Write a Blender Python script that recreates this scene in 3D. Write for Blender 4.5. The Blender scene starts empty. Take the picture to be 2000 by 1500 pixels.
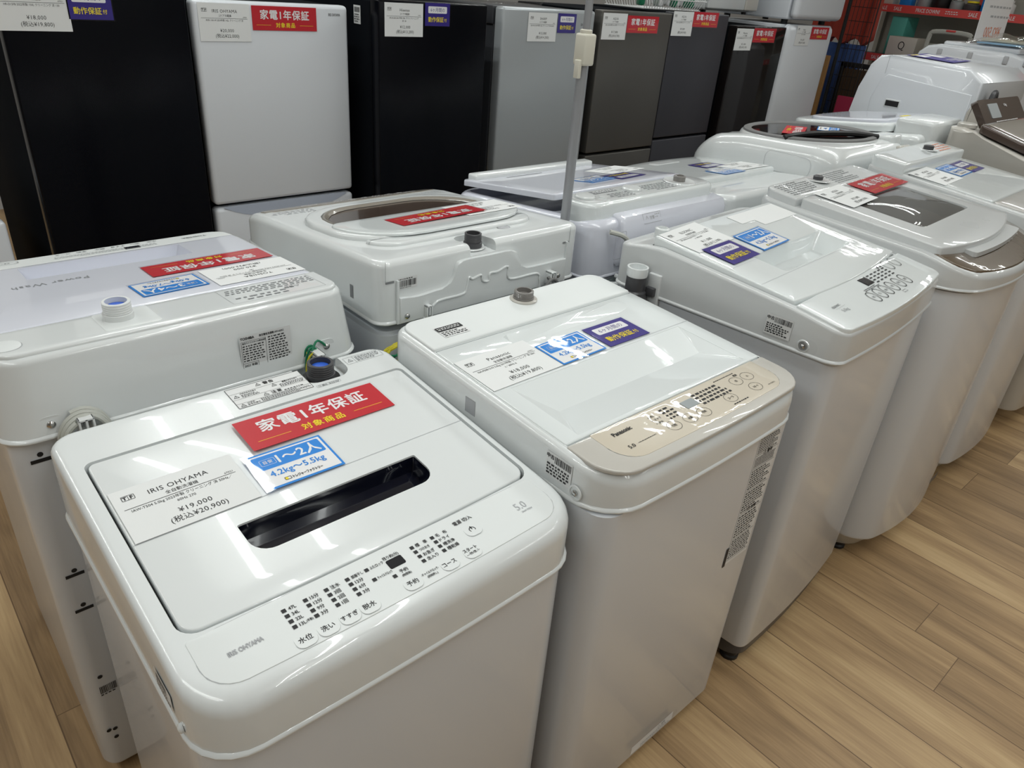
import bpy, bmesh, math, random
from mathutils import Matrix, Vector
random.seed(7)
SC = bpy.context.scene
COL = SC.collection
PI = math.pi

# ---------------------------------------------------------------- camera
cd = bpy.data.cameras.new('camera'); cam = bpy.data.objects.new('camera', cd); COL.objects.link(cam)
cd.sensor_width = 36; cd.lens = 36*1432.2/2000; cd.clip_start = .02; cd.clip_end = 60
R0 = ((0.74635577, -0.66122943, 0.07568822), (-0.27356801, -0.40846549, -0.87081369), (0.60672367, 0.62923095, -0.48575179))
cam.matrix_world = Matrix(((R0[0][0], -R0[1][0], -R0[2][0], 0), (R0[0][1], -R0[1][1], -R0[2][1], 0),
                           (R0[0][2], -R0[1][2], -R0[2][2], 1.45), (0, 0, 0, 1)))
SC.camera = cam

# ---------------------------------------------------------------- world, exposure, ceiling lights
w = bpy.data.worlds.new('world'); SC.world = w; w.use_nodes = True
w.node_tree.nodes['Background'].inputs[0].default_value = (.8, .85, .9, 1)
w.node_tree.nodes['Background'].inputs[1].default_value = .15
SC.view_settings.view_transform = 'Standard'; SC.view_settings.look = 'None'
SC.view_settings.gamma = 1; SC.view_settings.exposure = 0; SC.view_settings.use_curve_mapping = False
CEIL = 2.75
TUBES = [(x, y) for x in (-1.2, 1.0, 3.4, 6.75) for y in (.3, 3.0)]+[(1.0, -2.5), (3.4, -2.5)]  # last pair, unseen behind the camera, added to brighten front faces and fridges
LIGHT_W = 20.5
for (lx, ly) in TUBES:
    for dx in (-.15, .15):
        ld = bpy.data.lights.new('fluorescent_tube', 'AREA'); ld.shape = 'RECTANGLE'; ld.size = .038; ld.size_y = 2.3
        ld.energy = LIGHT_W*.5; ld.color = (.96, 1, .98)
        lo = bpy.data.objects.new('fluorescent_tube', ld); COL.objects.link(lo); lo.location = (lx+dx, ly, CEIL-.09)

# ---------------------------------------------------------------- materials
def mat(name, col, rough=.4, metal=0, coat=0, spec=.5, bump=0, bscale=30, trans=0, ior=1.45, emit=None, alpha=1, nvar=0):
    m = bpy.data.materials.new(name); m.use_nodes = True
    nt = m.node_tree; b = nt.nodes['Principled BSDF']
    b.inputs['Base Color'].default_value = (*col, 1); b.inputs['Roughness'].default_value = rough
    b.inputs['Metallic'].default_value = metal; b.inputs['Specular IOR Level'].default_value = spec
    b.inputs['Coat Weight'].default_value = coat; b.inputs['Coat Roughness'].default_value = .03
    b.inputs['Transmission Weight'].default_value = trans; b.inputs['IOR'].default_value = ior; b.inputs['Alpha'].default_value = alpha
    tc = nt.nodes.new('ShaderNodeTexCoord')
    if bump:
        n = nt.nodes.new('ShaderNodeTexNoise'); n.inputs['Scale'].default_value = bscale; n.inputs['Detail'].default_value = 3
        bp = nt.nodes.new('ShaderNodeBump'); bp.inputs['Strength'].default_value = bump; bp.inputs['Distance'].default_value = .01
        nt.links.new(tc.outputs['Object'], n.inputs['Vector']); nt.links.new(n.outputs['Fac'], bp.inputs['Height'])
        nt.links.new(bp.outputs['Normal'], b.inputs['Coat Normal' if coat else 'Normal'])
    else:
        n = nt.nodes.new('ShaderNodeTexNoise'); n.inputs['Scale'].default_value = 6
        mr = nt.nodes.new('ShaderNodeMapRange'); mr.inputs['To Min'].default_value = max(0, rough-.02-nvar); mr.inputs['To Max'].default_value = rough+.02+nvar
        nt.links.new(tc.outputs['Object'], n.inputs['Vector']); nt.links.new(n.outputs['Fac'], mr.inputs['Value']); nt.links.new(mr.outputs[0], b.inputs['Roughness'])
    if emit:
        b.inputs['Emission Color'].default_value = (*emit[:3], 1); b.inputs['Emission Strength'].default_value = emit[3]
    return m

def srgb(r, g, b):
    f = lambda c: (c/255/12.92) if c <= 10 else ((c/255+.055)/1.055)**2.4
    return (f(r), f(g), f(b))

def clear_film(name, strength, scale, base=.04, k=.6):
    m = bpy.data.materials.new(name); m.use_nodes = True; nt = m.node_tree
    nt.nodes.clear(); out = nt.nodes.new('ShaderNodeOutputMaterial'); mx = nt.nodes.new('ShaderNodeMixShader')
    tr = nt.nodes.new('ShaderNodeBsdfTransparent'); gl = nt.nodes.new('ShaderNodeBsdfGlossy'); gl.inputs['Roughness'].default_value = .03
    lw = nt.nodes.new('ShaderNodeLayerWeight'); pw = nt.nodes.new('ShaderNodeMath'); pw.operation = 'POWER'; pw.inputs[1].default_value = 4
    ad = nt.nodes.new('ShaderNodeMath'); ad.operation = 'MULTIPLY_ADD'; ad.inputs[1].default_value = k; ad.inputs[2].default_value = base
    tc = nt.nodes.new('ShaderNodeTexCoord'); n = nt.nodes.new('ShaderNodeTexNoise'); n.inputs['Scale'].default_value = scale; n.inputs['Detail'].default_value = 1.5
    bp = nt.nodes.new('ShaderNodeBump'); bp.inputs['Strength'].default_value = strength; bp.inputs['Distance'].default_value = .01
    L = nt.links.new
    L(tc.outputs['Object'], n.inputs['Vector']); L(n.outputs['Fac'], bp.inputs['Height']); L(bp.outputs['Normal'], gl.inputs['Normal'])
    L(lw.outputs['Facing'], pw.inputs[0]); L(pw.outputs[0], ad.inputs[0])
    L(ad.outputs[0], mx.inputs['Fac']); L(tr.outputs[0], mx.inputs[1]); L(gl.outputs[0], mx.inputs[2]); L(mx.outputs[0], out.inputs['Surface'])
    return m

MT = {}
MT['white'] = mat('glossy_white_plastic', (.74, .77, .775), .22, coat=.6)
MT['frost'] = mat('satin_white_plastic', (.74, .77, .77), .38)
MT['film'] = mat('film_covered_white', (.73, .77, .775), .3, coat=1, bump=.10, bscale=7)
MT['lav'] = mat('cool_white_lid', (.70, .72, .80), .25, coat=.8, bump=.03, bscale=6)
MT['cab'] = mat('painted_steel_white', (.67, .70, .74), .25, coat=.4)
MT['cabg'] = mat('painted_steel_grey_white', (.66, .685, .72), .25, coat=.4)
MT['warm'] = mat('warm_grey_white', (.61, .63, .635), .28, coat=.6)
MT['beige'] = mat('beige_body', (.50, .48, .44), .3, coat=.5)
MT['beige_film'] = mat('beige_film', (.58, .57, .55), .3, coat=1, bump=.1, bscale=7)
MT['ring'] = mat('champagne_grey', (.52, .50, .46), .3, coat=.5)
MT['gold'] = mat('champagne_gold', (.62, .56, .46), .28, coat=1, bump=.14, bscale=12)
MT['brown'] = mat('brown_panel', (.10, .068, .038), .25, coat=1, bump=.14, bscale=10)
MT['brown2'] = mat('grey_brown_panel', (.27, .245, .21), .3, coat=.8)
MT['darkbrown'] = mat('dark_brown_panel', (.06, .04, .03), .25, coat=.7)
MT['navy'] = mat('black_smoked_plastic', (.004, .005, .012), .12, coat=.8)
MT['black'] = mat('black_plastic', (.008, .008, .009), .4)
MT['lcd'] = mat('dark_display', (.012, .012, .014), .5, spec=.2)
MT['gap'] = mat('shadow_gap_black', (.02, .02, .022), .7)
MT['ink'] = mat('black_ink', (.02, .02, .022), .6)
MT['inkg'] = mat('grey_ink', (.22, .23, .24), .6)
MT['inkl'] = mat('light_grey_ink', (.42, .43, .45), .6)
MT['inko'] = mat('orange_ink', (.75, .3, .2), .6)
MT['paper'] = mat('white_paper', (.77, .785, .785), .6)
MT['label'] = mat('off_white_label', (.72, .73, .73), .45)
MT['red'] = mat('warranty_red', srgb(196, 22, 40), .45)
MT['yellow'] = mat('print_yellow', (.93, .76, .02), .5)
MT['pwhite'] = mat('print_white', (.84, .84, .85), .5)
MT['blue'] = mat('print_blue', srgb(24, 134, 222), .45)
MT['purple'] = mat('print_purple', srgb(44, 28, 130), .45)
MT['lam'] = clear_film('laminate_film', .05, 14, .018, .4)
MT['wrap'] = clear_film('plastic_wrap', .5, 25, .12, .6)
MT['drum'] = mat('drum_dark_steel', (.10, .10, .095), .35, metal=.4)
MT['glass'] = clear_film('clear_lid_window', .12, 8)
MT['tapd'] = mat('dark_grey_plastic', (.06, .06, .065), .35)
MT['tapw'] = mat('white_thread', (.72, .74, .74), .35)
MT['tapblue'] = mat('blue_valve', (.03, .12, .6), .4)
MT['taupe'] = mat('taupe_cap', (.2, .19, .18), .3, coat=.4)
MT['cord'] = mat('grey_cord', (.50, .51, .47), .5)
MT['cordd'] = mat('dark_grey_cord', (.18, .18, .18), .5)
MT['green'] = mat('green_wire', (.01, .19, .09), .45)
MT['yel'] = mat('yellow_wire', (.55, .48, .03), .45)
MT['chrome'] = mat('steel_screw', (.6, .6, .6), .22, metal=1)
MT['pole'] = mat('grey_painted_pole', (.33, .34, .36), .3, metal=.3, coat=.3)
MT['bracket'] = mat('cream_plastic', (.60, .58, .50), .45)
MT['mgrey'] = mat('mid_grey_metal', (.33, .36, .37), .4, metal=.2)
MT['mgrn'] = mat('galvanised_back_plate', (.24, .29, .29), .4, metal=.4)
MT['fblack'] = mat('fridge_gloss_black', (.0025, .003, .005), .22, spec=.18, nvar=.03)
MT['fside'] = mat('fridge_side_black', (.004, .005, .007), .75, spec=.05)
MT['fwhite'] = mat('fridge_pale_grey', (.68, .71, .75), .32, coat=.2)
MT['fhandle'] = mat('fridge_blue_grey', (.43, .48, .58), .3, coat=.4)
MT['fsilver'] = mat('fridge_silver', (.42, .45, .47), .34, metal=.35)
MT['fstain'] = mat('fridge_dark_stainless', (.13, .125, .115), .33, metal=.6)
MT['fchar'] = mat('fridge_charcoal', (.055, .055, .065), .35, metal=.3)
MT['fglass'] = mat('fridge_black_glass', (.010, .008, .008), .06, spec=.5)
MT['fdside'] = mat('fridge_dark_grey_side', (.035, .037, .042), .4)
MT['wall'] = mat('wall_paint', (.46, .46, .46), .8)
MT['ceil'] = mat('ceiling_board', (.78, .78, .77), .85)
MT['fixture'] = mat('fixture_white', (.8, .8, .8), .5)
MT['salered'] = mat('sale_red', srgb(225, 82, 78), .5)
MT['shelf'] = mat('shelf_beige', (.42, .41, .37), .6)
MT['denim'] = mat('denim_blue', (.05, .10, .28), .9, bump=.4, bscale=80)
MT['redcloth'] = mat('rust_red_cloth', (.38, .055, .035), .9, bump=.4, bscale=40)
MT['maroon'] = mat('maroon_board', (.30, .012, .05), .6)
MT['wire'] = mat('black_wire', (.012, .012, .012), .5)
MT['wirew'] = mat('white_wire', (.65, .65, .65), .4)
MT['teal'] = mat('teal_board', (.12, .52, .44), .6)
MT['card'] = mat('cream_box', (.68, .66, .60), .6)
MT['boxg'] = mat('grey_green_box', (.42, .43, .38), .6)
MT['wood'] = mat('oak_edge', (.34, .18, .06), .5)
MT['slat'] = mat('dark_slats', (.06, .035, .018), .5)
MT['bagp'] = mat('manual_blue', (.25, .45, .65), .5)
MT['bagc'] = mat('manual_cream', (.62, .58, .46), .6)
MT['clear'] = clear_film('clear_plastic', .15, 10)

def floor_material():
    m = bpy.data.materials.new('oak_plank_floor'); m.use_nodes = True; nt = m.node_tree; b = nt.nodes['Principled BSDF']
    N, L = nt.nodes.new, nt.links.new
    def math_(op, a, b_=None, c=None):
        n = N('ShaderNodeMath'); n.operation = op
        for i, x in enumerate((a, b_, c)):
            if x is None: continue
            if isinstance(x, (int, float)): n.inputs[i].default_value = x
            else: L(x, n.inputs[i])
        return n.outputs[0]
    tc = N('ShaderNodeTexCoord'); sp = N('ShaderNodeSeparateXYZ'); L(tc.outputs['Object'], sp.inputs[0])
    X, Y = sp.outputs[0], sp.outputs[1]
    px = math_('DIVIDE', math_('SUBTRACT', X, 1.330), .1625); ix = math_('FLOOR', px); fx = math_('FRACT', px)
    wn = N('ShaderNodeTexWhiteNoise'); wn.noise_dimensions = '1D'; L(ix, wn.inputs['W'])
    py = math_('ADD', math_('DIVIDE', Y, 1.22), wn.outputs['Value']); iy = math_('FLOOR', py); fy = math_('FRACT', py)
    cb = N('ShaderNodeCombineXYZ'); L(ix, cb.inputs[0]); L(iy, cb.inputs[1])
    w2 = N('ShaderNodeTexWhiteNoise'); w2.noise_dimensions = '2D'; L(cb.outputs[0], w2.inputs['Vector'])
    # three printed strips inside a board
    sub = math_('FLOOR', math_('MULTIPLY', fx, 2.0)); cb2 = N('ShaderNodeCombineXYZ'); L(math_('ADD', math_('MULTIPLY', ix, 2.0), sub), cb2.inputs[0]); L(iy, cb2.inputs[1])
    w3 = N('ShaderNodeTexWhiteNoise'); w3.noise_dimensions = '2D'; L(cb2.outputs[0], w3.inputs['Vector'])
    # grain, stretched along the board
    off = N('ShaderNodeCombineXYZ'); L(math_('MULTIPLY', X, 9.0), off.inputs[0]); L(math_('MULTIPLY', Y, 1.1), off.inputs[1]); L(math_('MULTIPLY', w2.outputs['Value'], 37.0), off.inputs[2])
    n1 = N('ShaderNodeTexNoise'); n1.inputs['Scale'].default_value = 1.6; n1.inputs['Detail'].default_value = 6; n1.inputs['Distortion'].default_value = .6; L(off.outputs[0], n1.inputs['Vector'])
    off2 = N('ShaderNodeCombineXYZ'); L(math_('MULTIPLY', X, 90.0), off2.inputs[0]); L(math_('MULTIPLY', Y, 4.0), off2.inputs[1]); L(math_('MULTIPLY', w2.outputs['Value'], 17.0), off2.inputs[2])
    n2 = N('ShaderNodeTexNoise'); n2.inputs['Scale'].default_value = 2.; n2.inputs['Detail'].default_value = 3; L(off2.outputs[0], n2.inputs['Vector'])
    n3 = N('ShaderNodeTexNoise'); n3.inputs['Scale'].default_value = 5.; L(tc.outputs['Object'], n3.inputs['Vector'])
    v = math_('ADD', math_('MULTIPLY', n1.outputs['Fac'], .95), math_('ADD', math_('MULTIPLY', n2.outputs['Fac'], .35), math_('ADD', math_('MULTIPLY', w2.outputs['Value'], .28), math_('MULTIPLY', w3.outputs['Value'], .16))))
    v = math_('SUBTRACT', v, .42)
    cr = N('ShaderNodeValToRGB'); L(v, cr.inputs[0]); e = cr.color_ramp.elements
    e[0].position = .12; e[0].color = (*srgb(116, 91, 62), 1); e[1].position = .88; e[1].color = (*srgb(210, 182, 138), 1)
    k = cr.color_ramp.elements.new(.45); k.color = (*srgb(166, 136, 98), 1); k = cr.color_ramp.elements.new(.66); k.color = (*srgb(190, 160, 118), 1)
    # seams
    sx = math_('LESS_THAN', math_('ABSOLUTE', math_('SUBTRACT', fx, .5)), .492); sy = math_('LESS_THAN', math_('ABSOLUTE', math_('SUBTRACT', fy, .5)), .4992)
    s = math_('MULTIPLY', sx, sy); mx = N('ShaderNodeMix'); mx.data_type = 'RGBA'; L(s, mx.inputs[0]); mx.inputs[6].default_value = (*srgb(105, 80, 52), 1); L(cr.outputs[0], mx.inputs[7])
    L(mx.outputs[2], b.inputs['Base Color']); b.inputs['Roughness'].default_value = .42
    bp = N('ShaderNodeBump'); bp.inputs['Strength'].default_value = .12; bp.inputs['Distance'].default_value = .002; L(n2.outputs['Fac'], bp.inputs['Height']); L(bp.outputs['Normal'], b.inputs['Normal'])
    return m
MT['floor'] = floor_material()

# ---------------------------------------------------------------- helpers
def obj(name, bm, m, parent=None, M=None, smooth=35, kind=None):
    me = bpy.data.meshes.new(name)
    bmesh.ops.recalc_face_normals(bm, faces=bm.faces)
    bm.to_mesh(me); bm.free()
    if M is not None: me.transform(M)
    me.materials.append(MT[m] if isinstance(m, str) else m)
    if smooth:
        me.polygons.foreach_set('use_smooth', [True]*len(me.polygons)); me.set_sharp_from_angle(angle=math.radians(smooth))
    o = bpy.data.objects.new(name, me); COL.objects.link(o)
    if parent is not None: o.parent = parent
    if kind: o['kind'] = kind
    return o
def thing(name, label, cat, loc=(0, 0, 0), rz=0, group=None):
    o = bpy.data.objects.new(name, None); COL.objects.link(o); o.empty_display_size = .1
    o.location = loc; o.rotation_euler = (0, 0, rz); o.matrix_basis = Matrix.Translation(loc) @ Matrix.Rotation(rz, 4, 'Z')
    return tag(o, label, cat, group)
def tag(o, label, cat, group=None):
    o['label'] = label; o['category'] = cat
    if group: o['group'] = group
    return o
def T(x, y, z): return Matrix.Translation((x, y, z))
def RX(d): return Matrix.Rotation(math.radians(d), 4, 'X')
def RY(d): return Matrix.Rotation(math.radians(d), 4, 'Y')
def RZ(d): return Matrix.Rotation(math.radians(d), 4, 'Z')

def box(bm, x0, x1, y0, y1, z0, z1, bev=0, M=None):
    vs = [bm.verts.new((x, y, z)) for z in (z0, z1) for y in (y0, y1) for x in (x0, x1)]
    fs = [bm.faces.new([vs[i] for i in f]) for f in ((0, 2, 3, 1), (4, 5, 7, 6), (0, 1, 5, 4), (2, 6, 7, 3), (0, 4, 6, 2), (1, 3, 7, 5))]
    if M is not None: bmesh.ops.transform(bm, matrix=M, verts=vs)
    if bev:
        es = list({e for f in fs for e in f.edges})
        bmesh.ops.bevel(bm, geom=es, offset=bev, segments=3, affect='EDGES', profile=.5)
    return bm
def BX(*a, **k): return box(bmesh.new(), *a, **k)

def rr(u0, u1, v0, v1, rf, rb=None, bow=0, k=6, m=12):
    rb = rf if rb is None else rb
    P = []
    def arc(cx, cy, r, a0):
        for i in range(k+1):
            a = a0+PI/2*i/k; P.append((cx+r*math.cos(a), cy+r*math.sin(a)))
    def seg(a, b):
        for i in range(1, m): P.append((a[0]+(b[0]-a[0])*i/m, a[1]+(b[1]-a[1])*i/m))
    seg((u0+rf, v0), (u1-rf, v0)); arc(u1-rf, v0+rf, rf, -PI/2)
    seg((u1, v0+rf), (u1, v1-rb)); arc(u1-rb, v1-rb, rb, 0)
    seg((u1-rb, v1), (u0+rb, v1)); arc(u0+rb, v1-rb, rb, PI/2)
    seg((u0, v1-rb), (u0, v0+rf)); arc(u0+rf, v0+rf, rf, PI)
    if bow:
        vm = (v0+v1)/2; out = []
        for u, v in P:
            wv = max(0., (vm-v)/(vm-v0)); s = (2*u-u0-u1)/(u1-u0)
            out.append((u, v-bow*(1-s*s)*wv))
        P = out
    return P
def Zf(prof):
    def f(v):
        if v <= prof[0][0]: a, b = prof[0], prof[1]
        else:
            for a, b in zip(prof, prof[1:]):
                if v <= b[0]: break
        return a[1]+(b[1]-a[1])*(v-a[0])/(b[0]-a[0])
    return f
def skin(bm, rings, cap0=True, cap1=True):
    R = [[bm.verts.new(p) for p in r] for r in rings]
    n = len(R[0])
    for a, b in zip(R, R[1:]):
        for i in range(n):
            j = (i+1) % n
            try: bm.faces.new((a[i], a[j], b[j], b[i]))
            except ValueError: pass
    if cap0: bm.faces.new(R[0][::-1])
    if cap1: bm.faces.new(R[-1])
    return bm
def lerp2(A, B, t): return [(a[0]+(b[0]-a[0])*t, a[1]+(b[1]-a[1])*t) for a, b in zip(A, B)]

def shell(W, D, zs, prof, er=.014, ef=.02, rc=.05, rcb=None, bow=0, hole=None, depth=.014, flare=0, fw=.08, lean=0):
    """moulded top frame of a washing machine: side wall, rolled edge, deck that follows prof(v), sunk lid opening"""
    Z = Zf(prof); rcb = rc if rcb is None else rcb
    def ring(c, e2=0):
        return rr(er*c-e2, W-er*c+e2, ef*c-e2, D-er*c+e2-lean*0, max(.006, rc-er*c*.6), max(.006, rcb-er*c*.6), bow)
    def e_(v): return er+(ef-er)*max(0, min(1, (fw-v)/fw))
    rings = []
    for d, z in ((0, 0), (.0022, .0008), (.0028, .003), (.0022, .0052), (0, .0075)):      # rolled lip along the lower edge
        rings.append([(u, v, zs+z) for u, v in ring(0, flare*(1-z*4)+d)])
    for i in range(7):
        t = PI/2*i/6; r = ring(1-math.cos(t)); rings.append([(u, v, Z(v)-e_(v)*(1-math.sin(t))) for u, v in r])
    last = ring(1)
    if hole:
        h = rr(*hole)
        for t in (.25, .5, .75, 1):
            r = lerp2(last, h, t); rings.append([(u, v, Z(v)) for u, v in r])
        rings.append([(u, v, Z(v)-depth) for u, v in h])
    else:
        mid = [(W/2+(u-W/2)*.25, D/2+(v-D/2)*.25) for u, v in last]
        for t in (.25, .5, .75, 1):
            r = lerp2(last, mid, t); rings.append([(u, v, Z(v)) for u, v in r])
    return skin(bmesh.new(), rings)
def cabinet(W, D, zs, rc=.05, rcb=None, bow=0, ins=.006, z0=.03):
    rcb = rc if rcb is None else rcb
    rg = lambda i, z: [(u, v, z) for u, v in rr(i, W-i, i, D-i, max(.006, rc-i), max(.006, rcb-i), bow)]
    return skin(bmesh.new(), [rg(ins+.015, z0), rg(ins+.004, z0+.004), rg(ins, z0+.014), rg(ins, zs-.006), rg(ins+.01, zs-.004), rg(ins+.01, zs)])
def plate(o, Z, off=0, th=.01, bev=.003, hole=None, hfun=None, nfill=4, capend=True):
    """slab following Z(v)+off with rolled rim; optional hole whose ring is mapped down by hfun(u,v)->(u,v,dz) steps"""
    a = list(o)+[0]*(7-len(o)); u0, u1, v0, v1, rf, rb, bow = a[:7]; rb = rb or rf
    g = lambda i: rr(u0+i, u1-i, v0+i, v1-i, max(.001, rf-i), max(.001, rb-i), bow)
    rings = [[(u, v, Z(v)+off-th) for u, v in g(0)]]
    for i in range(4):
        t = PI/2*i/3; rings.append([(u, v, Z(v)+off-bev*(1-math.sin(t))) for u, v in g(bev*(1-math.cos(t)))])
    last = g(bev)
    if hole:
        h = rr(*hole)
        for t in (.5, 1): rings.append([(u, v, Z(v)+off) for u, v in lerp2(last, h, t)])
        for f in hfun: rings.append([(p[0], p[1], Z(p[1])+off+p[2]) for p in (f(u, v) for u, v in h)])
    else:
        mid = [((u0+u1)/2+(u-(u0+u1)/2)*.2, (v0+v1)/2+(v-(v0+v1)/2)*.2) for u, v in last]
        for t in [(i+1)/nfill for i in range(nfill)]: rings.append([(u, v, Z(v)+off) for u, v in lerp2(last, mid, t)])
    return skin(bmesh.new(), rings, not hole, capend)
def lathe(prof, n=24, M=None, bm=None, cap=True):
    bm = bm or bmesh.new()
    k = len(bm.verts); rings = [[(r*math.cos(2*PI*i/n), r*math.sin(2*PI*i/n), z) for i in range(n)] for r, z in prof]
    if M is not None: rings = [[tuple(M @ Vector(p)) for p in r] for r in rings]
    return skin(bm, rings, cap, cap)
def smooth_path(pts, n=6):
    P = [Vector(p) for p in pts]; out = []
    for i in range(len(P)-1):
        p0, p1, p2, p3 = P[max(0, i-1)], P[i], P[i+1], P[min(len(P)-1, i+2)]
        for j in range(n):
            t = j/n; out.append(.5*((2*p1)+(p2-p0)*t+(2*p0-5*p1+4*p2-p3)*t*t+(3*p1-p0-3*p2+p3)*t**3))
    return out+[P[-1]]
def tube(pts, r, n=8, bm=None, sm=6):
    bm = bm or bmesh.new(); P = smooth_path(pts, sm) if sm else [Vector(p) for p in pts]
    rings = []; up = Vector((0.13, .31, .94)).normalized()
    for i, p in enumerate(P):
        d = (P[min(i+1, len(P)-1)]-P[max(i-1, 0)]).normalized()
        a = d.cross(up)
        if a.length < 1e-3: a = d.cross(Vector((1, 0, 0)))
        a.normalize(); b = d.cross(a)
        rings.append([tuple(p+a*r*math.cos(2*PI*k/n)+b*r*math.sin(2*PI*k/n)) for k in range(n)])
    return skin(bm, rings)
def prism(poly, x0, x1, bev=0, axis='X'):
    """closed outline in (y,z) pushed from x0 to x1"""
    bm = bmesh.new(); f = (lambda a, b, c: (a, b, c)) if axis == 'X' else (lambda a, b, c: (b, a, c))
    A = [bm.verts.new(f(x0, y, z)) for y, z in poly]; B = [bm.verts.new(f(x1, y, z)) for y, z in poly]
    n = len(poly); fa = bm.faces.new(A); fb = bm.faces.new(B[::-1])
    for i in range(n): bm.faces.new((A[i], B[i], B[(i+1) % n], A[(i+1) % n]))
    if bev:
        es = [e for e in fa.edges]+[e for e in fb.edges]
        bmesh.ops.bevel(bm, geom=es, offset=bev, segments=3, affect='EDGES', profile=.5)
    return bm
def carve(o, cutters):
    for c in cutters:
        cm = bpy.data.meshes.new('c'); bmesh.ops.recalc_face_normals(c, faces=c.faces); c.to_mesh(cm); c.free()
        co = bpy.data.objects.new('c', cm); COL.objects.link(co); co.matrix_world = Matrix()
        md = o.modifiers.new('b', 'BOOLEAN'); md.object = co; md.operation = 'DIFFERENCE'; md.solver = 'EXACT'
        par = o.parent; o.parent = None; bpy.context.view_layer.update()
        dg = bpy.context.evaluated_depsgraph_get()
        me = bpy.data.meshes.new_from_object(o.evaluated_get(dg)); o.modifiers.clear(); old = o.data; o.data = me; bpy.data.meshes.remove(old)
        o.parent = par; bpy.data.objects.remove(co)
    o.data.polygons.foreach_set('use_smooth', [True]*len(o.data.polygons)); o.data.set_sharp_from_angle(angle=math.radians(35))

# ---- lettering
_cache = {}
def glyphs(s, bold, sp):
    key = (s, bold, sp)
    if key not in _cache:
        c = bpy.data.curves.new('t', 'FONT'); c.body = s; c.size = 1; c.resolution_u = 2; c.offset = 0; c.space_character = sp
        c.align_x = 'LEFT'; o = bpy.data.objects.new('t', c); COL.objects.link(o)
        dg = bpy.context.evaluated_depsgraph_get(); me = o.evaluated_get(dg).to_mesh()
        V = [v.co.copy() for v in me.vertices]; F = [tuple(p.vertices) for p in me.polygons]
        o.evaluated_get(dg).to_mesh_clear(); bpy.data.objects.remove(o); bpy.data.curves.remove(c)
        if V:
            x0 = min(v.x for v in V); x1 = max(v.x for v in V)
        else: x0 = x1 = 0
        _cache[key] = (V, F, x0, x1)
    return _cache[key]
def put(bm, items):
    """items: ('t',text,x,y,size,align,bold,xscale,spacing) | ('r',x0,y0,x1,y1) | ('o',cx,cy,rx,ry,th) ring | ('rr',x0,y0,x1,y1,r) | ('ro',x0,y0,x1,y1,r,th) | ('tri',x,y,s)"""
    for it in items:
        k = it[0]
        if k == 't':
            s, x, y, size = it[1:5]; al = it[5] if len(it) > 5 else 'c'; bold = it[6] if len(it) > 6 else 0
            xs = it[7] if len(it) > 7 else 1; sp = it[8] if len(it) > 8 else 1
            V, F, a, b = glyphs(s, bold, sp); wd = (b-a)*size*xs
            ox = x-(wd/2 if al == 'c' else (wd if al == 'r' else 0)); oy = y-.36*size
            vs = [bm.verts.new((ox+(v.x-a)*size*xs, oy+v.y*size, 0)) for v in V]
            for f in F:
                try: bm.faces.new([vs[i] for i in f])
                except ValueError: pass
            if bold >= .008:      # heavier strokes: the same outline laid again a hair to each side
                for q, (dx, dy) in enumerate(((bold, 0), (-bold, 0), (0, bold), (0, -bold))):
                    ws = [bm.verts.new(v.co+Vector((dx*size, dy*size, .00005*(q+1)))) for v in vs]
                    for f in F:
                        try: bm.faces.new([ws[i] for i in f])
                        except ValueError: pass
        elif k == 'r':
            x0, y0, x1, y1 = it[1:]; bm.faces.new([bm.verts.new(p) for p in ((x0, y0, 0), (x1, y0, 0), (x1, y1, 0), (x0, y1, 0))])
        elif k == 'o':
            cx, cy, rx, ry, th = it[1:6]; n = 32
            A = [bm.verts.new((cx+rx*math.cos(2*PI*i/n), cy+ry*math.sin(2*PI*i/n), 0)) for i in range(n)]
            if th <= 0: bm.faces.new(A); continue
            B = [bm.verts.new((cx+(rx-th)*math.cos(2*PI*i/n), cy+(ry-th)*math.sin(2*PI*i/n), 0)) for i in range(n)]
            for i in range(n): bm.faces.new((A[i], A[(i+1) % n], B[(i+1) % n], B[i]))
        elif k in ('rr', 'ro'):
            x0, y0, x1, y1, r = it[1:6]; A = [bm.verts.new((u, v, 0)) for u, v in rr(x0, x1, y0, y1, r, k=4, m=2)]
            if k == 'rr': bm.faces.new(A); continue
            th = it[6]; B = [bm.verts.new((u, v, 0)) for u, v in rr(x0+th, x1-th, y0+th, y1-th, max(1e-5, r-th), k=4, m=2)]
            for i in range(len(A)): bm.faces.new((A[i], A[(i+1) % len(A)], B[(i+1) % len(A)], B[i]))
        elif k == 'tri':
            x, y, s = it[1:4]; P = [(x-s*.58, y-s*.4), (x+s*.58, y-s*.4), (x, y+s*.6)]; Q = [(x+(p[0]-x)*.72, y+(p[1]-y)*.72) for p in P]
            A = [bm.verts.new((*p, 0)) for p in P]; B = [bm.verts.new((*p, 0)) for p in Q]
            for i in range(3): bm.faces.new((A[i], A[(i+1) % 3], B[(i+1) % 3], B[i]))
            put(bm, [('r', x-s*.035, y-s*.05, x+s*.035, y+s*.28), ('r', x-s*.035, y-s*.2, x+s*.035, y-s*.12)])
    return bm
def letter(name, parent, m, items, M):
    bm = put(bmesh.new(), items); me = bpy.data.meshes.new(name); bm.normal_update(); bm.to_mesh(me); bm.free(); me.transform(M)
    me.materials.append(MT[m]); o = bpy.data.objects.new(name, me); COL.objects.link(o); o.parent = parent
    return o
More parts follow.
